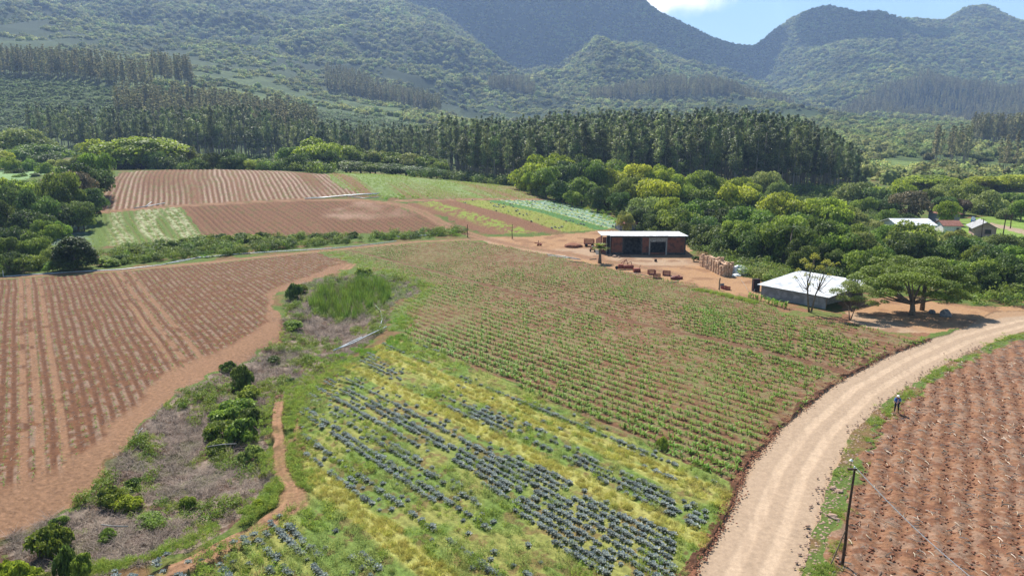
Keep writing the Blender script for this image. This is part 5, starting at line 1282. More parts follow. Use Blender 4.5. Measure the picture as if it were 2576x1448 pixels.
# blue water tank on a tower, satellite dish
p = GS(3851, 905); e = empty('water_tank', (p.x, p.y, p.z)); tag(e, 'small blue water tank on a brown tower beside the pinkish house', 'water tank')
MB().box((0, 0, .9), (1.0, 1.0, 1.8)).build('tower', M_WOODD, e); MB().tube([(0, 0, 1.8), (0, 0, 2.3), (0, 0, 2.75)], [.5, .56, .5], 14).build('tank', M_BLUE, e)
p = GS(3876, 926); e = empty('satellite_dish', (p.x, p.y+3, p.z)); tag(e, 'white satellite dish beside the grey roofed house', 'satellite dish')
MB().tube([(0, 0, 0), (0, 0, 3.4)], .04).build('mast', M_CONCL, e); b = MB(); b.tube([(0, .05, 3.5), (0, -.12, 3.58), (0, -.2, 3.62)], [.1, .4, .55], 14); b.build('dish', M_WHITE, e)

# poles
def pole(name, label, p, h, r, mat_, lean=(0, 0), group=None, extra=None):
    e = empty(name, p); tag(e, label, 'pole', group)
    pts = [(lean[0]*k/4+math.sin(k*2.1)*r*.4, lean[1]*k/4, -.3+(h+.3)*k/4) for k in range(5)]
    MB().tube(pts, [r*1.25, r*1.12, r, r*.92, r*.8], 9).build('pole', mat_, e)
    if extra: extra(e)
    return e
p = GS(3335, 2236)
topz = h_near = 6.1
def near_extra(e):
    MB().tube([(-.75, -.05, -.2), (-.03, -.02, 2.2)], [.045, .035], 7).build('brace', M_WOOD, e)
    MB().box((0, 0, 5.98), (.5, .12, .1)).tube([(-.1, 0, 6.1), (-.1, 0, 6.5), (.02, 0, 6.62)], .02, 5).build('crossbar', M_WOODD, e)
    b = MB(); b.tube([(-.1, 0, 6.50), (-.1, 0, 6.60)], [.11, .03], 8); b.tube([(.12, 0, 6.04), (.12, 0, 6.16)], [.05, .03], 8); b.build('insulator', M_WHITE, e)
pole('utility_pole', 'dark wooden pole with leaning brace beside the dirt road', p, 6.05, .075, M_WOODD, (.12, 0), None, near_extra)
# the guy cable from its top into the field
c0 = Vector((p.x+.2, p.y, p.z+6.05)); g_ = GS(3860, 2300); c1 = Vector((g_.x, g_.y, g_.z+.05))
b = MB(); b.tube([c0.lerp(c1, k/8)-Vector((0, 0, .5*math.sin(PI*k/8)*.5)) for k in range(9)], .028, 5); tag(b.build('guy_cable', M_CABLE), 'pale cable slanting from the roadside pole down into the right field', 'cable')
for sx, sy, hpx, lb in ((1852, 940, 52, 'thin grey pole left of the track junction'), (2028.5, 946, 58, 'thin dark pole right of the track junction')):
    q = GS(sx, sy); pole('utility_pole', lb, q, hpx*q.y/2790, .085, M_WOODD, (0, 0))
for sx, sy, hpx, lb in ((3967, 977, 132, 'tall dark pole left of the lawn path'), (4001, 905, 60, 'short pole behind the lawn')):
    q = GS(sx, sy)
    def arm(e, hh=hpx*q.y/2790): MB().box((0, 0, hh-.5), (1.4, .1, .1)).build('crossarm', M_WOODD, e)
    pole('utility_pole', lb, q, hpx*q.y/2790, .12, M_WOODD, (0, 0), None, arm)
q = GS(3886, 940); pole('utility_pole', 'pole with crossarm standing in front of the pinkish house', q, 75*q.y/2790, .1, M_WOODD, (0, 0), None, lambda e: MB().box((0, 0, 4.4), (1.2, .1, .1)).build('crossarm', M_WOODD, e))
q = GS(2848, 1147); e = empty('fence_post', q); tag(e, 'crooked weathered wooden post standing in the yard', 'post')
MB().tube([(0, 0, -.2), (.03, 0, .6), (.0, 0, 1.3), (.08, 0, 2.0)], [.15, .12, .12, .1], 8).build('post', M_WOOD, e)
q = GS(14, 1095); e = empty('white_post', q); tag(e, 'white plastic pipe post at the left end of the pipe line', 'post'); MB().tube([(0, 0, -.1), (0, 0, 1.1)], .08).build('post', M_PIPE, e)
q = GS(3220, 1050)
# white pipes and hoses
def pipe(label, pts, r, n=1, sp=.18, name='plastic_pipe', lift=.0, m=None, group=None):
    P_ = [GS(*p) for p in pts]; r = r*.72
    for k in range(n):
        b = MB(); off = (k-(n-1)/2)*sp
        b.tube([Vector((p.x+off*.3+random.gauss(0, .04), p.y+off, p.z+r+lift+.02)) for p in P_], r, 6)
        o = b.build(name, m or M_PIPE, smooth=True); tag(o, label if isinstance(label, str) else label[k], 'pipe', group)
pipe(['long pale pipe along the track, nearer one', 'long pale pipe along the track, farther one'], [(18,1096),(150,1087),(300,1077),(480,1068),(640,1050),(720,1031),(790,1021),(900,1010),(1020,1001),(1160,993),(1300,985),(1420,975),(1570,955)], .085, 2, .45, group='pipes along the track')
pipe('short pale pipe piece lying across the pipe line bend', [(650,1047),(720,1036),(790,1019),(850,1015)], .10)
pipe(['pipe of the bundle above the track, front', 'pipe of the bundle above the track, middle', 'pipe of the bundle above the track, rear'], [(1215,787),(1290,783),(1360,776),(1430,771),(1500,768)], .16, 3, 1.1, group='pipe bundle')
pipe('pipe leaving the bundle toward the corn side', [(1380,778),(1440,786),(1500,782)], .12)
pipe('pale pipe at the lower edge of the striped field', [(530,826),(590,817),(653,805)], .14); pipe('short pale pipe crossing another below the striped field', [(575,820),(600,801)], .12)
pipe(['pale pipe stacked beside the track bend, front', 'pale pipe stacked beside the track bend, middle', 'pale pipe stacked beside the track bend, rear'], [(1562,932),(1600,940),(1650,936),(1715,930)], .13, 3, 1.0, group='pipes at the bend')
pipe('long pale pipe lying between corn and yard', [(2165,1008),(2230,1016),(2295,1028)], .10); pipe('second pale pipe lying between corn and yard', [(2170,1012),(2240,1022),(2300,1029)], .07)
pipe('white pipe lying beside the cabbage field, upper piece', [(1323,1398),(1400,1368),(1450,1340),(1530,1303)], .10, 1, lift=.25); pipe('white pipe lying beside the cabbage field, lower piece', [(1330,1394),(1390,1365),(1435,1345)], .08, lift=.3)
pipe('curved white hose rising from the gully', [(1490,1215),(1508,1240),(1512,1270),(1505,1305)], .07, lift=.15)
pipe('pale stick leaning at the pond', [(1420,1065),(1440,1098)], .06, lift=.3, name='stick', m=M_WOOD); pipe('long pale stick beside the pond edge', [(1620,1140),(1678,1123)], .06, name='stick', m=M_WOOD); pipe('second pale stick above the pond', [(1570,1098),(1610,1104)], .05, name='stick', m=M_WOOD)
pipe('white stick at the left field edge', [(545,1724),(558,1706),(567,1697)], .045, name='stick'); pipe('pale pole lying on the yard edge', [(2480,1078),(2530,1086),(2585,1099)], .07, name='pole_piece', m=M_CONCL); pipe('pale pole lying below the dark crates', [(2645,1124),(2690,1113)], .07, name='pole_piece', m=M_CONCL)
pipe('rust brown beam lying before the palm like tree', [(2335,1029),(2362,1026)], .12, name='beam', m=M_WOOD); pipe('weathered board beside the corn field', [(2250,1035),(2320,1042)], .10, name='board', m=M_WOOD); pipe('second weathered board beside the corn field', [(2325,1045),(2342,1050)], .08, name='board', m=M_WOOD)
pipe('pale stake leaning in the yard', [(2936,1108),(2952,1136),(2969,1162)], .035, name='stake', m=M_CONCL); pipe('thin prop leaning at the white shed roof', [(2984,1166),(3001,1136)], .04, name='stake', m=M_CONCL, lift=.4)
pipe('dead grey log lying in the brush', [(820,1778),(880,1768),(935,1766)], .06, name='log', m=M_CONCL, lift=.15); pipe('grey branch lying in the lower brush', [(400,2090),(450,2096),(510,2097)], .05, name='log', m=M_CONCL, lift=.2)

# crates, bins and machines in the yard
def crate_mesh(name, d, m, slats=4):
    b = MB(); w, l, h = d
    for z in np.linspace(.06, h-.05, slats):
        for y in (-l/2, l/2): b.box((0, y, z), (w, .03, h/slats*.68))
        for x in (-w/2, w/2): b.box((x, 0, z), (.03, l-.035, h/slats*.68))
    for x in (-w/2+.04, w/2-.04):
        for y in (-l/2+.04, l/2-.04): b.box((x, y, h/2), (.06, .06, h-.01))
    b.box((0, 0, .02), (w-.02, l-.02, .03))
    if name == 'crate':
        for y in np.linspace(-l/2+.05, l/2-.05, 4): b.box((0, y, h), (w+.02, .085, .02))
    return b.mesh(name, m)
CRM = crate_mesh('crate', (.58, .42, .36), M_CRATE, 3)
def crate(p, rz, label, group='wooden crates of the big stack', dz=0, me=CRM, name='wooden_crate', cat='crate', sc=1.):
    o = link(name, me, None, (p[0], p[1], p[2])); o.rotation_euler = (0, 0, rz); o.scale = (sc,)*3; tag(o, label, cat, group); return o
c0 = GS(2775, 1052); c1 = GS(2842, 1083); c2 = GS(2900, 1088); rzc, L1 = frame(c0, c1); n_cols = int(L1/.44)
LV = ['bottom', 'second', 'third', 'fourth', 'fifth', 'sixth', 'top']
dxv = Vector((math.cos(rzc), math.sin(rzc), 0)); dyv = Vector((-math.sin(rzc), math.cos(rzc), 0)); top_of = {}
def stack(base, nx, ny, nzf, where, dirx, diry, rz):
    for i in range(nx):
        for j in range(ny):
            nzz = max(1, nzf(i, j)+random.choice((0, 0, 0, -1, 1))); jj = random.gauss(0, .10)
            for k in range(nzz):
                if 0 < i < nx-1 and 0 < j < ny-1 and k < nzz-1: continue
                q = base+dirx*(i*.60)+diry*(j*.45); q.z = hz(q.x, q.y)+k*.365
                q += diry*(jj+random.gauss(0, .04))+dirx*random.gauss(0, .03)
                crate(q, rz+random.gauss(0, .10), f'pale wooden crate in row {LV[min(k,6)]} up, {ORD[i]} column, {where}' if j == 0 else f'pale wooden crate stacked in the rear rows {where}', dz=0)
stack(Vector(c0), max(6, n_cols), 4, lambda i, j: 6 if i > 1 else 4+i, 'of the long stack', dxv, dyv, rzc)
rz3, L3 = frame(c1, c2); d3 = Vector((math.cos(rz3), math.sin(rz3), 0)); e3 = Vector((-math.sin(rz3), math.cos(rz3), 0))
stack(Vector(c1)+d3*.5, max(4, int(L3/.6)), 3, lambda i, j: (6, 5, 3, 4, 2, 3)[i % 6]+(1 if j == 2 else 0), 'of the uneven right stack', d3, e3, rz3)
# white tarp heap
def heap(name, label, cat, p, r, h, seed, m, sub=3, sharp=1.4):
    V, Fc = ico(sub); n = noise3(V, sharp, seed); V = V*(.45+1.05*n[:, None])*np.array([r, r*.75, h]); V[:, 2] = np.maximum(V[:, 2]+h*.25, -.05)
    o = link(name, np_mesh(name, V, Fc, m), None, p); tag(o, label, cat); return o
heap('tarp', 'crumpled white tarp heaped right of the crate stack', 'tarp', GS(2930, 1084), 1.9, 1.3, 11, M_TARP, 3, 2.6); heap('tarp', 'flat white sheet lying below the crumpled tarp', 'sheet', GS(2918, 1092), .9, .3, 12, M_TARP)
# big dark bins
BINM = crate_mesh('bin', (1.25, 1.0, .75), M_MAROON, 4)
for sx, sy, rz_, lb in ((2581, 1086, .1, 'dark maroon open bin, left one of the yard edge'), (2601, 1101, -.2, 'dark maroon open bin, front middle one of the yard edge'), (2640, 1090, -.35, 'dark maroon open bin, right one of the yard edge')):
    crate(GS(sx, sy), rz_, lb, 'maroon bins on the yard edge', me=BINM, name='harvest_bin', cat='bin', sc=1.05)
e = empty('box_scraper', GS(2522, 1077), .1); tag(e, 'small rusty red box implement with an upright lever', 'farm implement'); MB().box((0, 0, .4), (1.3, .9, .6), taper=.9).build('box', M_RUST, e); MB().tube([(.5, 0, .6), (.65, 0, 1.3)], .05).build('lever', M_RUST, e)
e = empty('rotary_tiller', GS(2478, 1066), -.12); tag(e, 'rusty red tractor implement with raised hitch frame', 'farm implement')
b = MB(); b.tube([(-1.5, 0, .45), (1.5, 0, .45)], .38, 12); b.build('drum_cover', M_RUST, e, True)
b = MB(); b.box((-.9, .1, .75), (.9, .8, .35)); b.tube([(-.7, .2, .7), (0.1, .9, 1.75)], .06); b.tube([(.5, .2, .7), (.1, .9, 1.75)], .06); b.tube([(.1, .9, 1.75), (-.9, 1.2, .9)], .06); b.tube([(1.2, .2, .7), (1.0, .7, 1.4)], .06); b.tube([(.2, .8, .9), (1.0, .7, 1.4)], .05); b.build('hitch_frame', M_RUST, e)
b = MB(); b.tube([(-1.7, -.1, .3), (-1.7, .2, .3)], .3, 12); b.build('wheel', M_TYRE, e)
e = empty('farm_trailer', GS(2333, 974), .0); tag(e, 'dark red slatted farm trailer behind the shed corner', 'trailer')
me_ = crate_mesh('trailer_body', (2.3, 1.5, 1.1), M_RUST, 5); o = link('body', me_, e, (0, 0, .45))
for x in (-.7, .7): b = MB(); b.tube([(x, -.85, .32), (x, -.65, .32)], .32, 12); b.build('wheel', M_TYRE, e)
MB().tube([(1.1, 0, .5), (2.2, 0, .35)], .06).build('drawbar', M_RUST, e)
e = empty('motor_cart', GS(2346, 997), .3); tag(e, 'small rusty two wheeled engine cart at the shed corner', 'engine cart')
b = MB(); b.box((0, 0, .75), (.8, .9, .7), taper=.8); b.build('engine', M_RUST, e); b = MB(); b.tube([(0, 0, 1.1), (0, 0, 1.3)], .25, 10); b.build('tank', M_CONCL, e)
for x in (-.5, .5): b = MB(); b.tube([(x-.06, -.1, .35), (x+.06, -.1, .35)], .35, 12); b.build('wheel', M_TYRE, e)
e = empty('plough', GS(2132, 972), .2); tag(e, 'small rusty red plough lying beside the track', 'farm implement')
b = MB(); b.tube([(-.9, 0, .7), (.9, 0, .3)], .09); b.tube([(-.2, -.3, .1), (.1, .2, 1.1)], .08); b.tube([(.4, -.3, .1), (.5, .2, .6)], .08); b.build('frame', M_RUST, e); b = MB(); b.box((-.1, -.25, .2), (.5, .15, .4), tilt=(.5, 0)); b.box((.5, -.25, .2), (.5, .15, .4), tilt=(.5, 0)); b.build('blade', M_RUST, e)
e = empty('tall_bin', GS(2992, 1153), .05); tag(e, 'tall dark box with red rim standing left of the grey shed', 'box')
MB().box((0, 0, 1.05), (1.05, .7, 2.0)).build('box', M_DARK, e)
b = MB()
for x in (-.52, .52): b.box((x, -.36, 1.05), (.07, .05, 2.05))
for z in (.06, 2.06): b.box((0, -.36, z), (1.11, .05, .07))
b.build('rim', M_MAROON, e)
BINR = crate_mesh('bin_red', (.85, .7, .5), M_RUST, 3)
for sx, sy, rz_, lb in ((2868, 1144, .3, 'rust red bin beside the wooden post, left one'), (2882, 1147, -.3, 'rust red bin beside the wooden post, right one')): crate(GS(sx, sy), rz_, lb, 'rust red bins by the post', me=BINR, name='harvest_bin', cat='bin')
e = empty('metal_sheet', GS(2855, 1142), .4); tag(e, 'small corrugated pale sheet leaning on the wooden post', 'metal sheet')
b = MB()
for k in range(8): b.tube([(k*.1, 0, 0), (k*.1+.15, .35, .75)], .05, 6)
b.build('sheet', M_CONCL, e)
V_ = [('stump', 2599, 1037, .3, .55, M_WOODD, 'short dark stump standing on the bare yard'), ('stump', 2716, 1090, 0, 0, None, '')]
o = MB().tube([(0, 0, -.1), (0, 0, .55)], [.3, .26], 9).build('stump', M_WOODD, None, False, GS(2597, 1036)); tag(o, 'short dark stump standing on the bare yard', 'stump')
for sx, sy, lb in ((2672, 1106, 'dark rubble lump right of the bins'), (2688, 1104, 'reddish rubble lump at the right end of the row')): heap('rubble', lb, 'rubble', GS(sx, sy), .8, .55, sx, M_MAROON, 2)
heap('soil_heap', 'low dark soil heap left of the farm trailer', 'soil heap', GS(2270, 977), 2.4, .7, 21, CLODM)
for sx, sy, r_, lb in ((2435, 1018, .5, 'pale rock at the left foot of the brick shed'), (2452, 1020, .35, 'small pale rock at the brick shed foot'), (2415, 1012, .3, 'brown rock below the shed drain pipe')): heap('rock', lb, 'rock', GS(sx, sy), r_, r_*.7, sx, STONEM, 2)
heap('rock', 'big rounded grey rock under the broad shade tree', 'rock', GS(3743, 1252), .75, .8, 33, M_ROCK, 3, .8); heap('rock', 'smaller dark rock under the broad shade tree', 'rock', GS(3690, 1240), .5, .5, 34, M_ROCK, 2)
for sx, sy, r_, k in ((3300, 1936, .35, 35), (3322, 1946, .3, 36), (3294, 2044, .35, 37), (3316, 2056, .2, 38), (3200, 2082, .2, 39)): heap('rock', {35:'pale flat rock on the verge above the pole',36:'brown rock next to the flat one above the pole',37:'tan rock on the verge left of the pole',38:'small tan rock left of the pole',39:'tan rock at the right road edge'}[k], 'rock', GS(sx, sy), r_, r_*.5, k, STONEM, 2)

# yucca like tree, palm, shade tree and other singles
def frond_head(r, n, L, w, z, seed, droop=.9):
    rr = np.random.default_rng(seed); v, f, t, m = blades(rr, n, L, w, 1.1, droop, 5, .2, .9); v = v+np.array([0, 0, z]); return v, f, t, m
q = GS(2375, 1041); e = empty('yucca_tree', q); tag(e, 'stout single trunk yucca with round leaf head before the brick shed', 'yucca')
MB().tube([(0, 0, -.1), (.05, 0, 1.2), (.0, 0, 2.4), (-.05, 0, 3.1)], [.42, .28, .26, .3], 10).build('trunk', BARK, e, True)
pts_ = [frond_head(None, 300, 1.0, .16, 2.9, 61, .9), frond_head(None, 260, .95, .16, 3.2, 62, .3)]
V, Fq, T, M = merge(pts_); link('crown', np_mesh('crown', V, Fq, L_MID, T), e)
q = GS(3120, 1072); e = empty('palm_tree', q); tag(e, 'slim tall palm rising in front of the thicket', 'palm')
hp_ = zpx(q.y, 905)-q.z; MB().tube([(0, 0, -.2), (.1, 0, hp_*.5), (.25, 0, hp_)], [.2, .15, .13], 8).build('trunk', BARK, e, True)
V, Fq, T, M = merge([frond_head(None, 24, 2.1, .35, hp_, 63, 1.2)]); V[:, 0] += .25; link('crown', np_mesh('crown', V, Fq, L_DARK, T), e)
def custom_tree(name, label, base, clumps, trunkpts, lmat, nper=170, leaf=.3, seed=1, flat=.4, cat='tree'):
    """clumps: (x, y, z, r) in metres from the base; trunkpts: list of (points, radii)"""
    r = np.random.default_rng(seed); e = empty(name, base); tag(e, label, cat); parts = []
    for (x, y, z, k) in clumps:
        n = int(nper*k*k/1.6); d = sph(n, r); d[:, 2] = np.where(d[:, 2] < -.2, -d[:, 2], d[:, 2])
        p = np.array([x, y, z])+d*r.uniform(.55, 1.05, (n, 1))*np.array([k, k, k*flat]); v, f = cards(p, d*.4+np.array([0, 0, .9])+r.normal(size=(n, 3))*.45, leaf*r.uniform(.55, 1.2, n), .55, r)
        parts.append((v, f, np.repeat(np.clip(r.normal(.5, .2, n)+r.normal(0, .12), 0, 1), 4), 0))
    V, Fq, T, M = merge(parts); link('crown', np_mesh('crown', V, Fq, lmat, T), e)
    b = MB()
    for pts, rad in trunkpts: b.tube(pts, rad, 8)
    b.build('trunk', BARK, e, True); return e
b0 = GS(3611, 1246); W_ = b0.y/1772.     # metres per D unit roughly
rr = np.random.default_rng(77); cl = []
def dz_for(yD, Y): return zpx(Y, yD*1.5745)-b0.z
for (xD, yD, rD, dy) in ((2165,700,34,2),(2200,682,36,3),(2150,728,26,1),(2235,672,36,4),(2270,655,34,5),(2310,668,40,3),(2350,660,36,4),(2385,680,36,2),(2420,700,34,1),(2440,725,24,0),(2200,712,34,-1),(2245,702,36,-1),(2290,700,38,-2),(2335,706,38,-2),(2380,718,34,-2),(2410,738,28,-2),(2225,735,28,-3),(2355,742,26,-3),(2175,690,26,4),(2395,752,22,-3),(2260,682,36,1),(2325,686,38,0),(2140,712,22,3),(2300,735,22,3),(2430,748,18,1),(2210,655,26,6),(2250,725,24,2)):
    Y = b0.y+dy; s, t = ray_st(xD, yD); cl.append((s*Y-b0.x, dy, CAMZ+Y*t-b0.z-.2, rD*W_))
tp = [([(0, 0, -.2), (.05, 0, .8), (-.1, 0, 1.7), (-.5, 0, 2.8)], [.5, .36, .3, .24])]
for (x, y, z, k) in cl[::2]: tp.append(([(-.1, 0, 1.6), (x*.35, y*.4, max(2., z*.6)), (x*.8, y*.9, z-.1)], [.2, .11, .04]))
custom_tree('shade_tree', 'broad spreading shade tree over bare earth right of the grey shed', b0, cl, tp, leaf_mat('leaf_shade_tree', (.05,.09,.01), (.27,.36,.035), .38), 820, .27, 78, .52)
q = GS(3652, 1228); custom_tree('shade_tree', 'ivy wrapped trunk just behind the broad shade tree', q, [(0, 0, 1.6, .5), (.1, 0, 2.6, .6), (0, .2, 3.6, .9)], [([(0, 0, -.2), (0, 0, 4)], [.35, .25])], L_MID, 600, .2, 79, 1.6)
q = GS(3208, 1235); cl = []
for xD, yD, rD in ((2022,660,12),(2050,650,14),(2078,662,12),(2036,672,13),(2064,678,13),(2008,682,9),(2092,668,9),(2030,694,10),(2068,704,9),(2050,700,9),(2000,700,7),(2085,694,8),(2040,716,7),(2108,664,6)):
    s, t = ray_st(xD, yD); dy = random.uniform(-1, 1); Y = q.y+dy; cl.append((s*Y-q.x, dy, CAMZ+Y*t-q.z, rD*q.y/1772.))
tp = [([(-.1, 0, -.2), (-.5, 0, 2.2), (-.7, 0, 4.2), (cl[1][0], 0, cl[1][2])], [.16, .13, .1, .04]), ([(.15, 0, -.2), (.6, .1, 2.4), (1.2, 0, 4.4), (cl[2][0], 0, cl[2][2])], [.14, .11, .08, .03])]
for x, y, z, k in cl+[(2.8, 0, 5.0, 0), (-2.4, .3, 5.2, 0), (1.9, -.4, 4.2, 0), (-1.9, 0, 4.0, 0), (3.0, .2, 3.6, 0)]: tp.append(([(-.6 if x < 0 else .9, 0, 3.2), (x*.6, y*.5, z*.75), (x, y, z)], [.06, .035, .015]))
custom_tree('sparse_tree', 'sparse yellow leaved tree with forked stems before the grey shed', q, cl, tp, L_YEL, 620, .22, 81, 1.0)
q = GS(3365, 1267); cl = []
for xD, yD, rD in ((2105,735,20),(2140,722,26),(2175,730,24),(2205,745,20),(2120,752,18),(2160,755,22),(2195,765,18),(2225,760,12),(2150,775,10)):
    s, t = ray_st(xD, yD); dy = random.uniform(-1.2, 1.2); Y = q.y+dy; cl.append((s*Y-q.x, dy, CAMZ+Y*t-q.z, rD*q.y/1772.))
tp = [([(0, 0, -.2), (-.15, 0, .9), (-.3, 0, 1.9)], [.09, .07, .05]), ([(.1, 0, -.2), (.4, 0, 1.0), (.8, 0, 2.1)], [.08, .06, .04])]
for x, y, z, k in cl: tp.append(([(.1, 0, 1.2), (x*.5, y*.5, z*.7), (x, y, z)], [.05, .03, .012]))
custom_tree('small_tree', 'small dull green tree on thin stems right of the grey shed', q, cl, tp, L_OLIVE, 900, .22, 83, .6)
# shrubs of the gully and the edges
def bush(sx, sy, wpx, hpx, k, label, group=None):
    q = GS(sx, sy); w = wpx/1.5745*q.y/1772.*1.0; s_ = math.hypot(q.y, CAMZ-q.z)/q.y
    xx, yy = px_of(q.x, q.y, q.z); dz_ = float(dip(np.array([xx]), np.array([yy]))[0]) if POLY['gully'] is not None and inpoly(np.array([xx]), np.array([yy]), POLY['gully'])[0] else 0
    h = max(.4, (hpx/1.5745*q.y/1772.*s_-.35*w*.5)); i = rng.integers(len(SHR))
    return tree('shrub', label, q.x, q.y, h*1.15, w*1.1, SHR[i], SHRT[i % 2], LM[k], group, 'shrub', dz=dz_-.05-.22*h)
GB = [(880,1690,150,110,'m','bushy mid green shrub in the middle of the gully, left one'),(960,1700,150,150,'m','tall leafy shrub in the middle of the gully, right one'),(930,1610,170,120,'m','broad shrub at the upper end of the gully clump'),(1000,1640,110,110,'d','dark shrub at the right side of the gully clump'),(985,1540,110,80,'m','shrub above the gully clump'),(860,1740,110,80,'m','low shrub at the foot of the gully clump'),
 (1000,1790,110,110,'o','sparse olive shrub below the gully clump'),(960,1500,80,130,'d','dark shrub at the narrow gully top'),(905,1460,60,60,'d','small dark shrub by the field corner'),(500,1960,110,90,'b','round bright vine covered shrub in the lower gully'),(430,1945,120,110,'m','green shrub left of the bright vine covered one'),(520,1880,60,60,'d','dark small shrub above the bright vine covered one'),
 (590,2010,140,60,'m','low leafy shrub in the lower gully'),(740,1955,80,70,'m','small shrub in the right lower gully'),(420,2075,90,70,'m','shrub at the bottom left of the lower gully'),(265,2230,100,190,'d','tall dark green shrub at the lower left corner'),(195,2130,160,170,'m','leafy shrub above the lower left corner group'),(75,2270,150,170,'b','yellow-green shrub at the bottom left edge'),
 (165,2275,90,120,'o','olive shrub between the corner shrubs'),(330,2260,90,110,'m','shrub right of the tall dark corner shrub'),(20,2240,80,130,'b','yellow-green shrub cut by the left picture edge'),(230,2030,90,70,'m','low shrub at the gully left edge'),(1165,1185,60,90,'d','dark shrub at the left side of the pond'),(1195,1160,60,50,'m','shrub behind the pond on the left'),
 (1440,1090,70,50,'m','shrub at the right rim of the pond'),(1150,1480,50,40,'d','small dark bush at the gully neck, right one'),(1080,1400,70,40,'d','dark bush at the gully neck, left one'),(1160,1290,90,50,'m','low green bush below the reed bed'),(1040,1860,40,40,'b','tiny bright bush beside the footpath'),(1025,2000,50,40,'b','tiny bright bush at the path bend'),(2625,1775,50,70,'m','dark green weed bush in the cabbage field top rows')]
for g in GB: bush(*g)
hb = [(430,1052,90),(480,1040,80),(540,1010,70),(575,1000,90),(640,990,80),(690,985,70),(735,975,60),(790,970,90),(830,965,60),(870,960,70),(905,965,50),(960,955,80),(1000,955,80),(1040,950,60),(1065,950,60),(1110,955,50),(1160,950,60),(1250,945,50),(1320,940,60),(1400,940,40)]
for i, (sx, sy, w) in enumerate(hb): bush(sx, sy, w, 52 if i < 14 else 36, 'md'[i % 2], f'{"mid green" if i%2==0 else "dark green"} bush, {ORD[i//2]} from left, in the row below the hill field', 'bushes in the row below the hill field')
# leafy bed and maize beside the grey shed
q_ = along([(1745,729),(1800,738),(1860,752),(1900,762)], 260, .4); stuff('leafy_bed', 'bed of broad pale green leaves left of the grey shed', 'vegetable bed', at3(q_), WEEDP, rng.uniform(.8, 1.3, len(q_)))
for i, f in enumerate(np.linspace(0, 1, 15)):
    a = GS(2962, 1178); c = GS(3115, 1223); p = a.lerp(c, f); pr_ = CORNP[i % 5]
    o = link('maize_plant', pr_.data, None, (p.x+random.gauss(0, .15), p.y+random.gauss(0, .25), hz(p.x, p.y))); o.scale = (1.5, 1.5, 1.9+.4*random.random()); o.rotation_euler = (0, 0, i); tag(o, f'tall maize plant, {ORD[i]} from left, before the grey shed wall', 'maize plant', 'maize plants before the grey shed')
q_ = sample(105, 150, .8, .25, .5); x, y = pxs(q_); k = inpoly(x, y, np.array([(1860,690),(1880,670),(1930,665),(1990,690),(1960,715),(1925,712)], float)); stuff('vine_tangle', 'pale leafy vines climbing between tarp and grey shed', 'vines', at3(q_[k]), SHP['mid']+SHP['olive'], rng.uniform(1., 1.9, k.sum()))

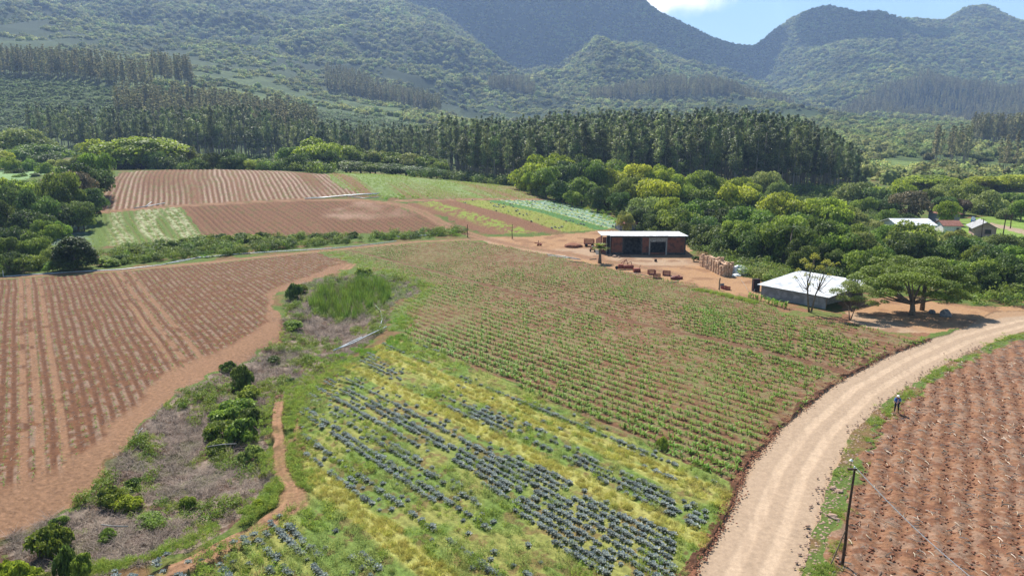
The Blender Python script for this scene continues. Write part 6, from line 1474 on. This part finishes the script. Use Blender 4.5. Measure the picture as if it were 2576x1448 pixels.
# ------------------------------------------------------------------ the person hoeing
def person(base, face):
    e = empty('person', base, face); tag(e, 'person in blue shirt, dark trousers and white cap working with a hoe', 'person')
    Jt = dict(pel=(0,0,.93), ch=(0,.10,1.22), nk=(0,.17,1.44), hd=(0,.22,1.56), ht=(0,.24,1.68), lh=(.10,0,.90), lk=(.13,.10,.50), la=(.14,.02,.09), lt=(.15,.18,.04), rh=(-.10,0,.90), rk=(-.14,.02,.50), ra=(-.17,-.16,.10), rt=(-.17,0,.04),
              ls=(.19,.17,1.40), le=(.26,.30,1.16), lw=(.10,.46,1.02), rs=(-.19,.17,1.40), re=(-.25,.26,1.15), rw=(-.04,.44,1.16))
    E = [('pel','ch'),('ch','nk'),('nk','hd'),('hd','ht'),('pel','lh'),('lh','lk'),('lk','la'),('la','lt'),('pel','rh'),('rh','rk'),('rk','ra'),('ra','rt'),('nk','ls'),('ls','le'),('le','lw'),('nk','rs'),('rs','re'),('re','rw')]
    Rr = dict(pel=.15, ch=.155, nk=.065, hd=.095, ht=.075, lh=.10, lk=.062, la=.04, lt=.035, rh=.10, rk=.062, ra=.04, rt=.035, ls=.065, le=.045, lw=.03, rs=.065, re=.045, rw=.03)
    def skin(name, keys, edges, grow, m):
        ks = list(keys); me = bpy.data.meshes.new(name); me.from_pydata([Jt[k] for k in ks], [(ks.index(a), ks.index(b)) for a, b in edges], [])
        o = link(name, me, e); me.materials.append(m); sk = o.modifiers.new('skin', 'SKIN'); sk.use_smooth_shade = True
        me.skin_vertices.new() if not me.skin_vertices else None
        for i, k in enumerate(ks): me.skin_vertices[0].data[i].radius = (Rr[k]*grow, Rr[k]*grow)
        me.skin_vertices[0].data[0].use_root = True
        o.modifiers.new('sub', 'SUBSURF').levels = 1; o.modifiers['sub'].render_levels = 2; return o
    sk_m = mat('skin', (.28, .15, .10), .6)[0]
    skin('body', list(Jt), E, 1., sk_m)
    skin('trousers', ['pel','lh','lk','la','rh','rk','ra'], [('pel','lh'),('lh','lk'),('lk','la'),('pel','rh'),('rh','rk'),('rk','ra')], 1.22, mat('dark_trousers', (.018, .02, .03), .9)[0])
    skin('shirt', ['ch','pel','nk','ls','le','rs','re'], [('ch','pel'),('ch','nk'),('nk','ls'),('ls','le'),('nk','rs'),('rs','re')], 1.2, noisy('blue_shirt', (.03,.09,.34), (.10,.22,.55), 5, .85))
    V, Fc = ico(2); V = V[:, :]*np.array([.115, .125, .095])+np.array([0, .235, 1.665]); keep = Fc[(V[Fc][:, :, 2].mean(1) > 1.65)]
    o = link('cap', np_mesh('cap', V, keep, mat('white_cap', (.8, .8, .78), .8)[0], smooth=True), e); MB().box((0, .36, 1.655), (.17, .13, .015)).build('cap_brim', MATS['white_cap'], o)
    for sx_, w_ in ((1, 'lw'), (-1, 'rw')):      # hands closed round the handle
        x, y, z = Jt[w_]; b = MB(); b.box((x-.02*sx_, y+.04, z-.02), (.05, .085, .085))
        for k in range(4): b.tube([(x-.01*sx_, y+.07, z+.02-k*.024), (x-.05*sx_, y+.10, z+.015-k*.024), (x-.07*sx_, y+.055, z+.01-k*.024)], [.012, .011, .009], 5)
        b.tube([(x-.02*sx_, y+.03, z+.03), (x-.055*sx_, y+.05, z+.05), (x-.07*sx_, y+.08, z+.04)], [.013, .012, .010], 5)
        b.build('hand', sk_m, e)
    f_ = MB()
    for s2, a in ((1, 'lt'), (-1, 'rt')): x, y, z = Jt[a]; f_.box((x, y-.06, .045), (.10, .28, .09), taper=.75)
    f_.build('boots', M_TYRE, e)
    return e
q = GS(3549, 1633); pe = person(q, 2.75)
h = empty('hoe', q, 2.75); tag(h, 'long handled hoe held by the person in the blue shirt', 'hoe')
MB().tube([(-.03, .30, 1.42), (.045, .52, 1.02), (.20, .98, .10)], .02, 7).build('handle', M_CRATE, h); MB().box((.21, .96, .07), (.20, .05, .16), tilt=(.5, 0)).build('blade', M_DARK, h)

q = ground_at(191, 678); cl = []
for k in range(60):
    d_ = sph(1)[0]; cl.append((d_[0]*3.1, d_[1]*2.7, .7+abs(d_[2])*4.6, rng.uniform(1.0, 1.35)))
custom_tree('round_shrub', 'big round dark shrub standing alone above the pipe line', q, cl, [([(0, 0, -.2), (0, 0, 2.5)], [.3, .2])], leaf_mat('leaf_round_shrub', (.018,.032,.006), (.15,.20,.02), .3), 430, .42, 91, .9, 'shrub')
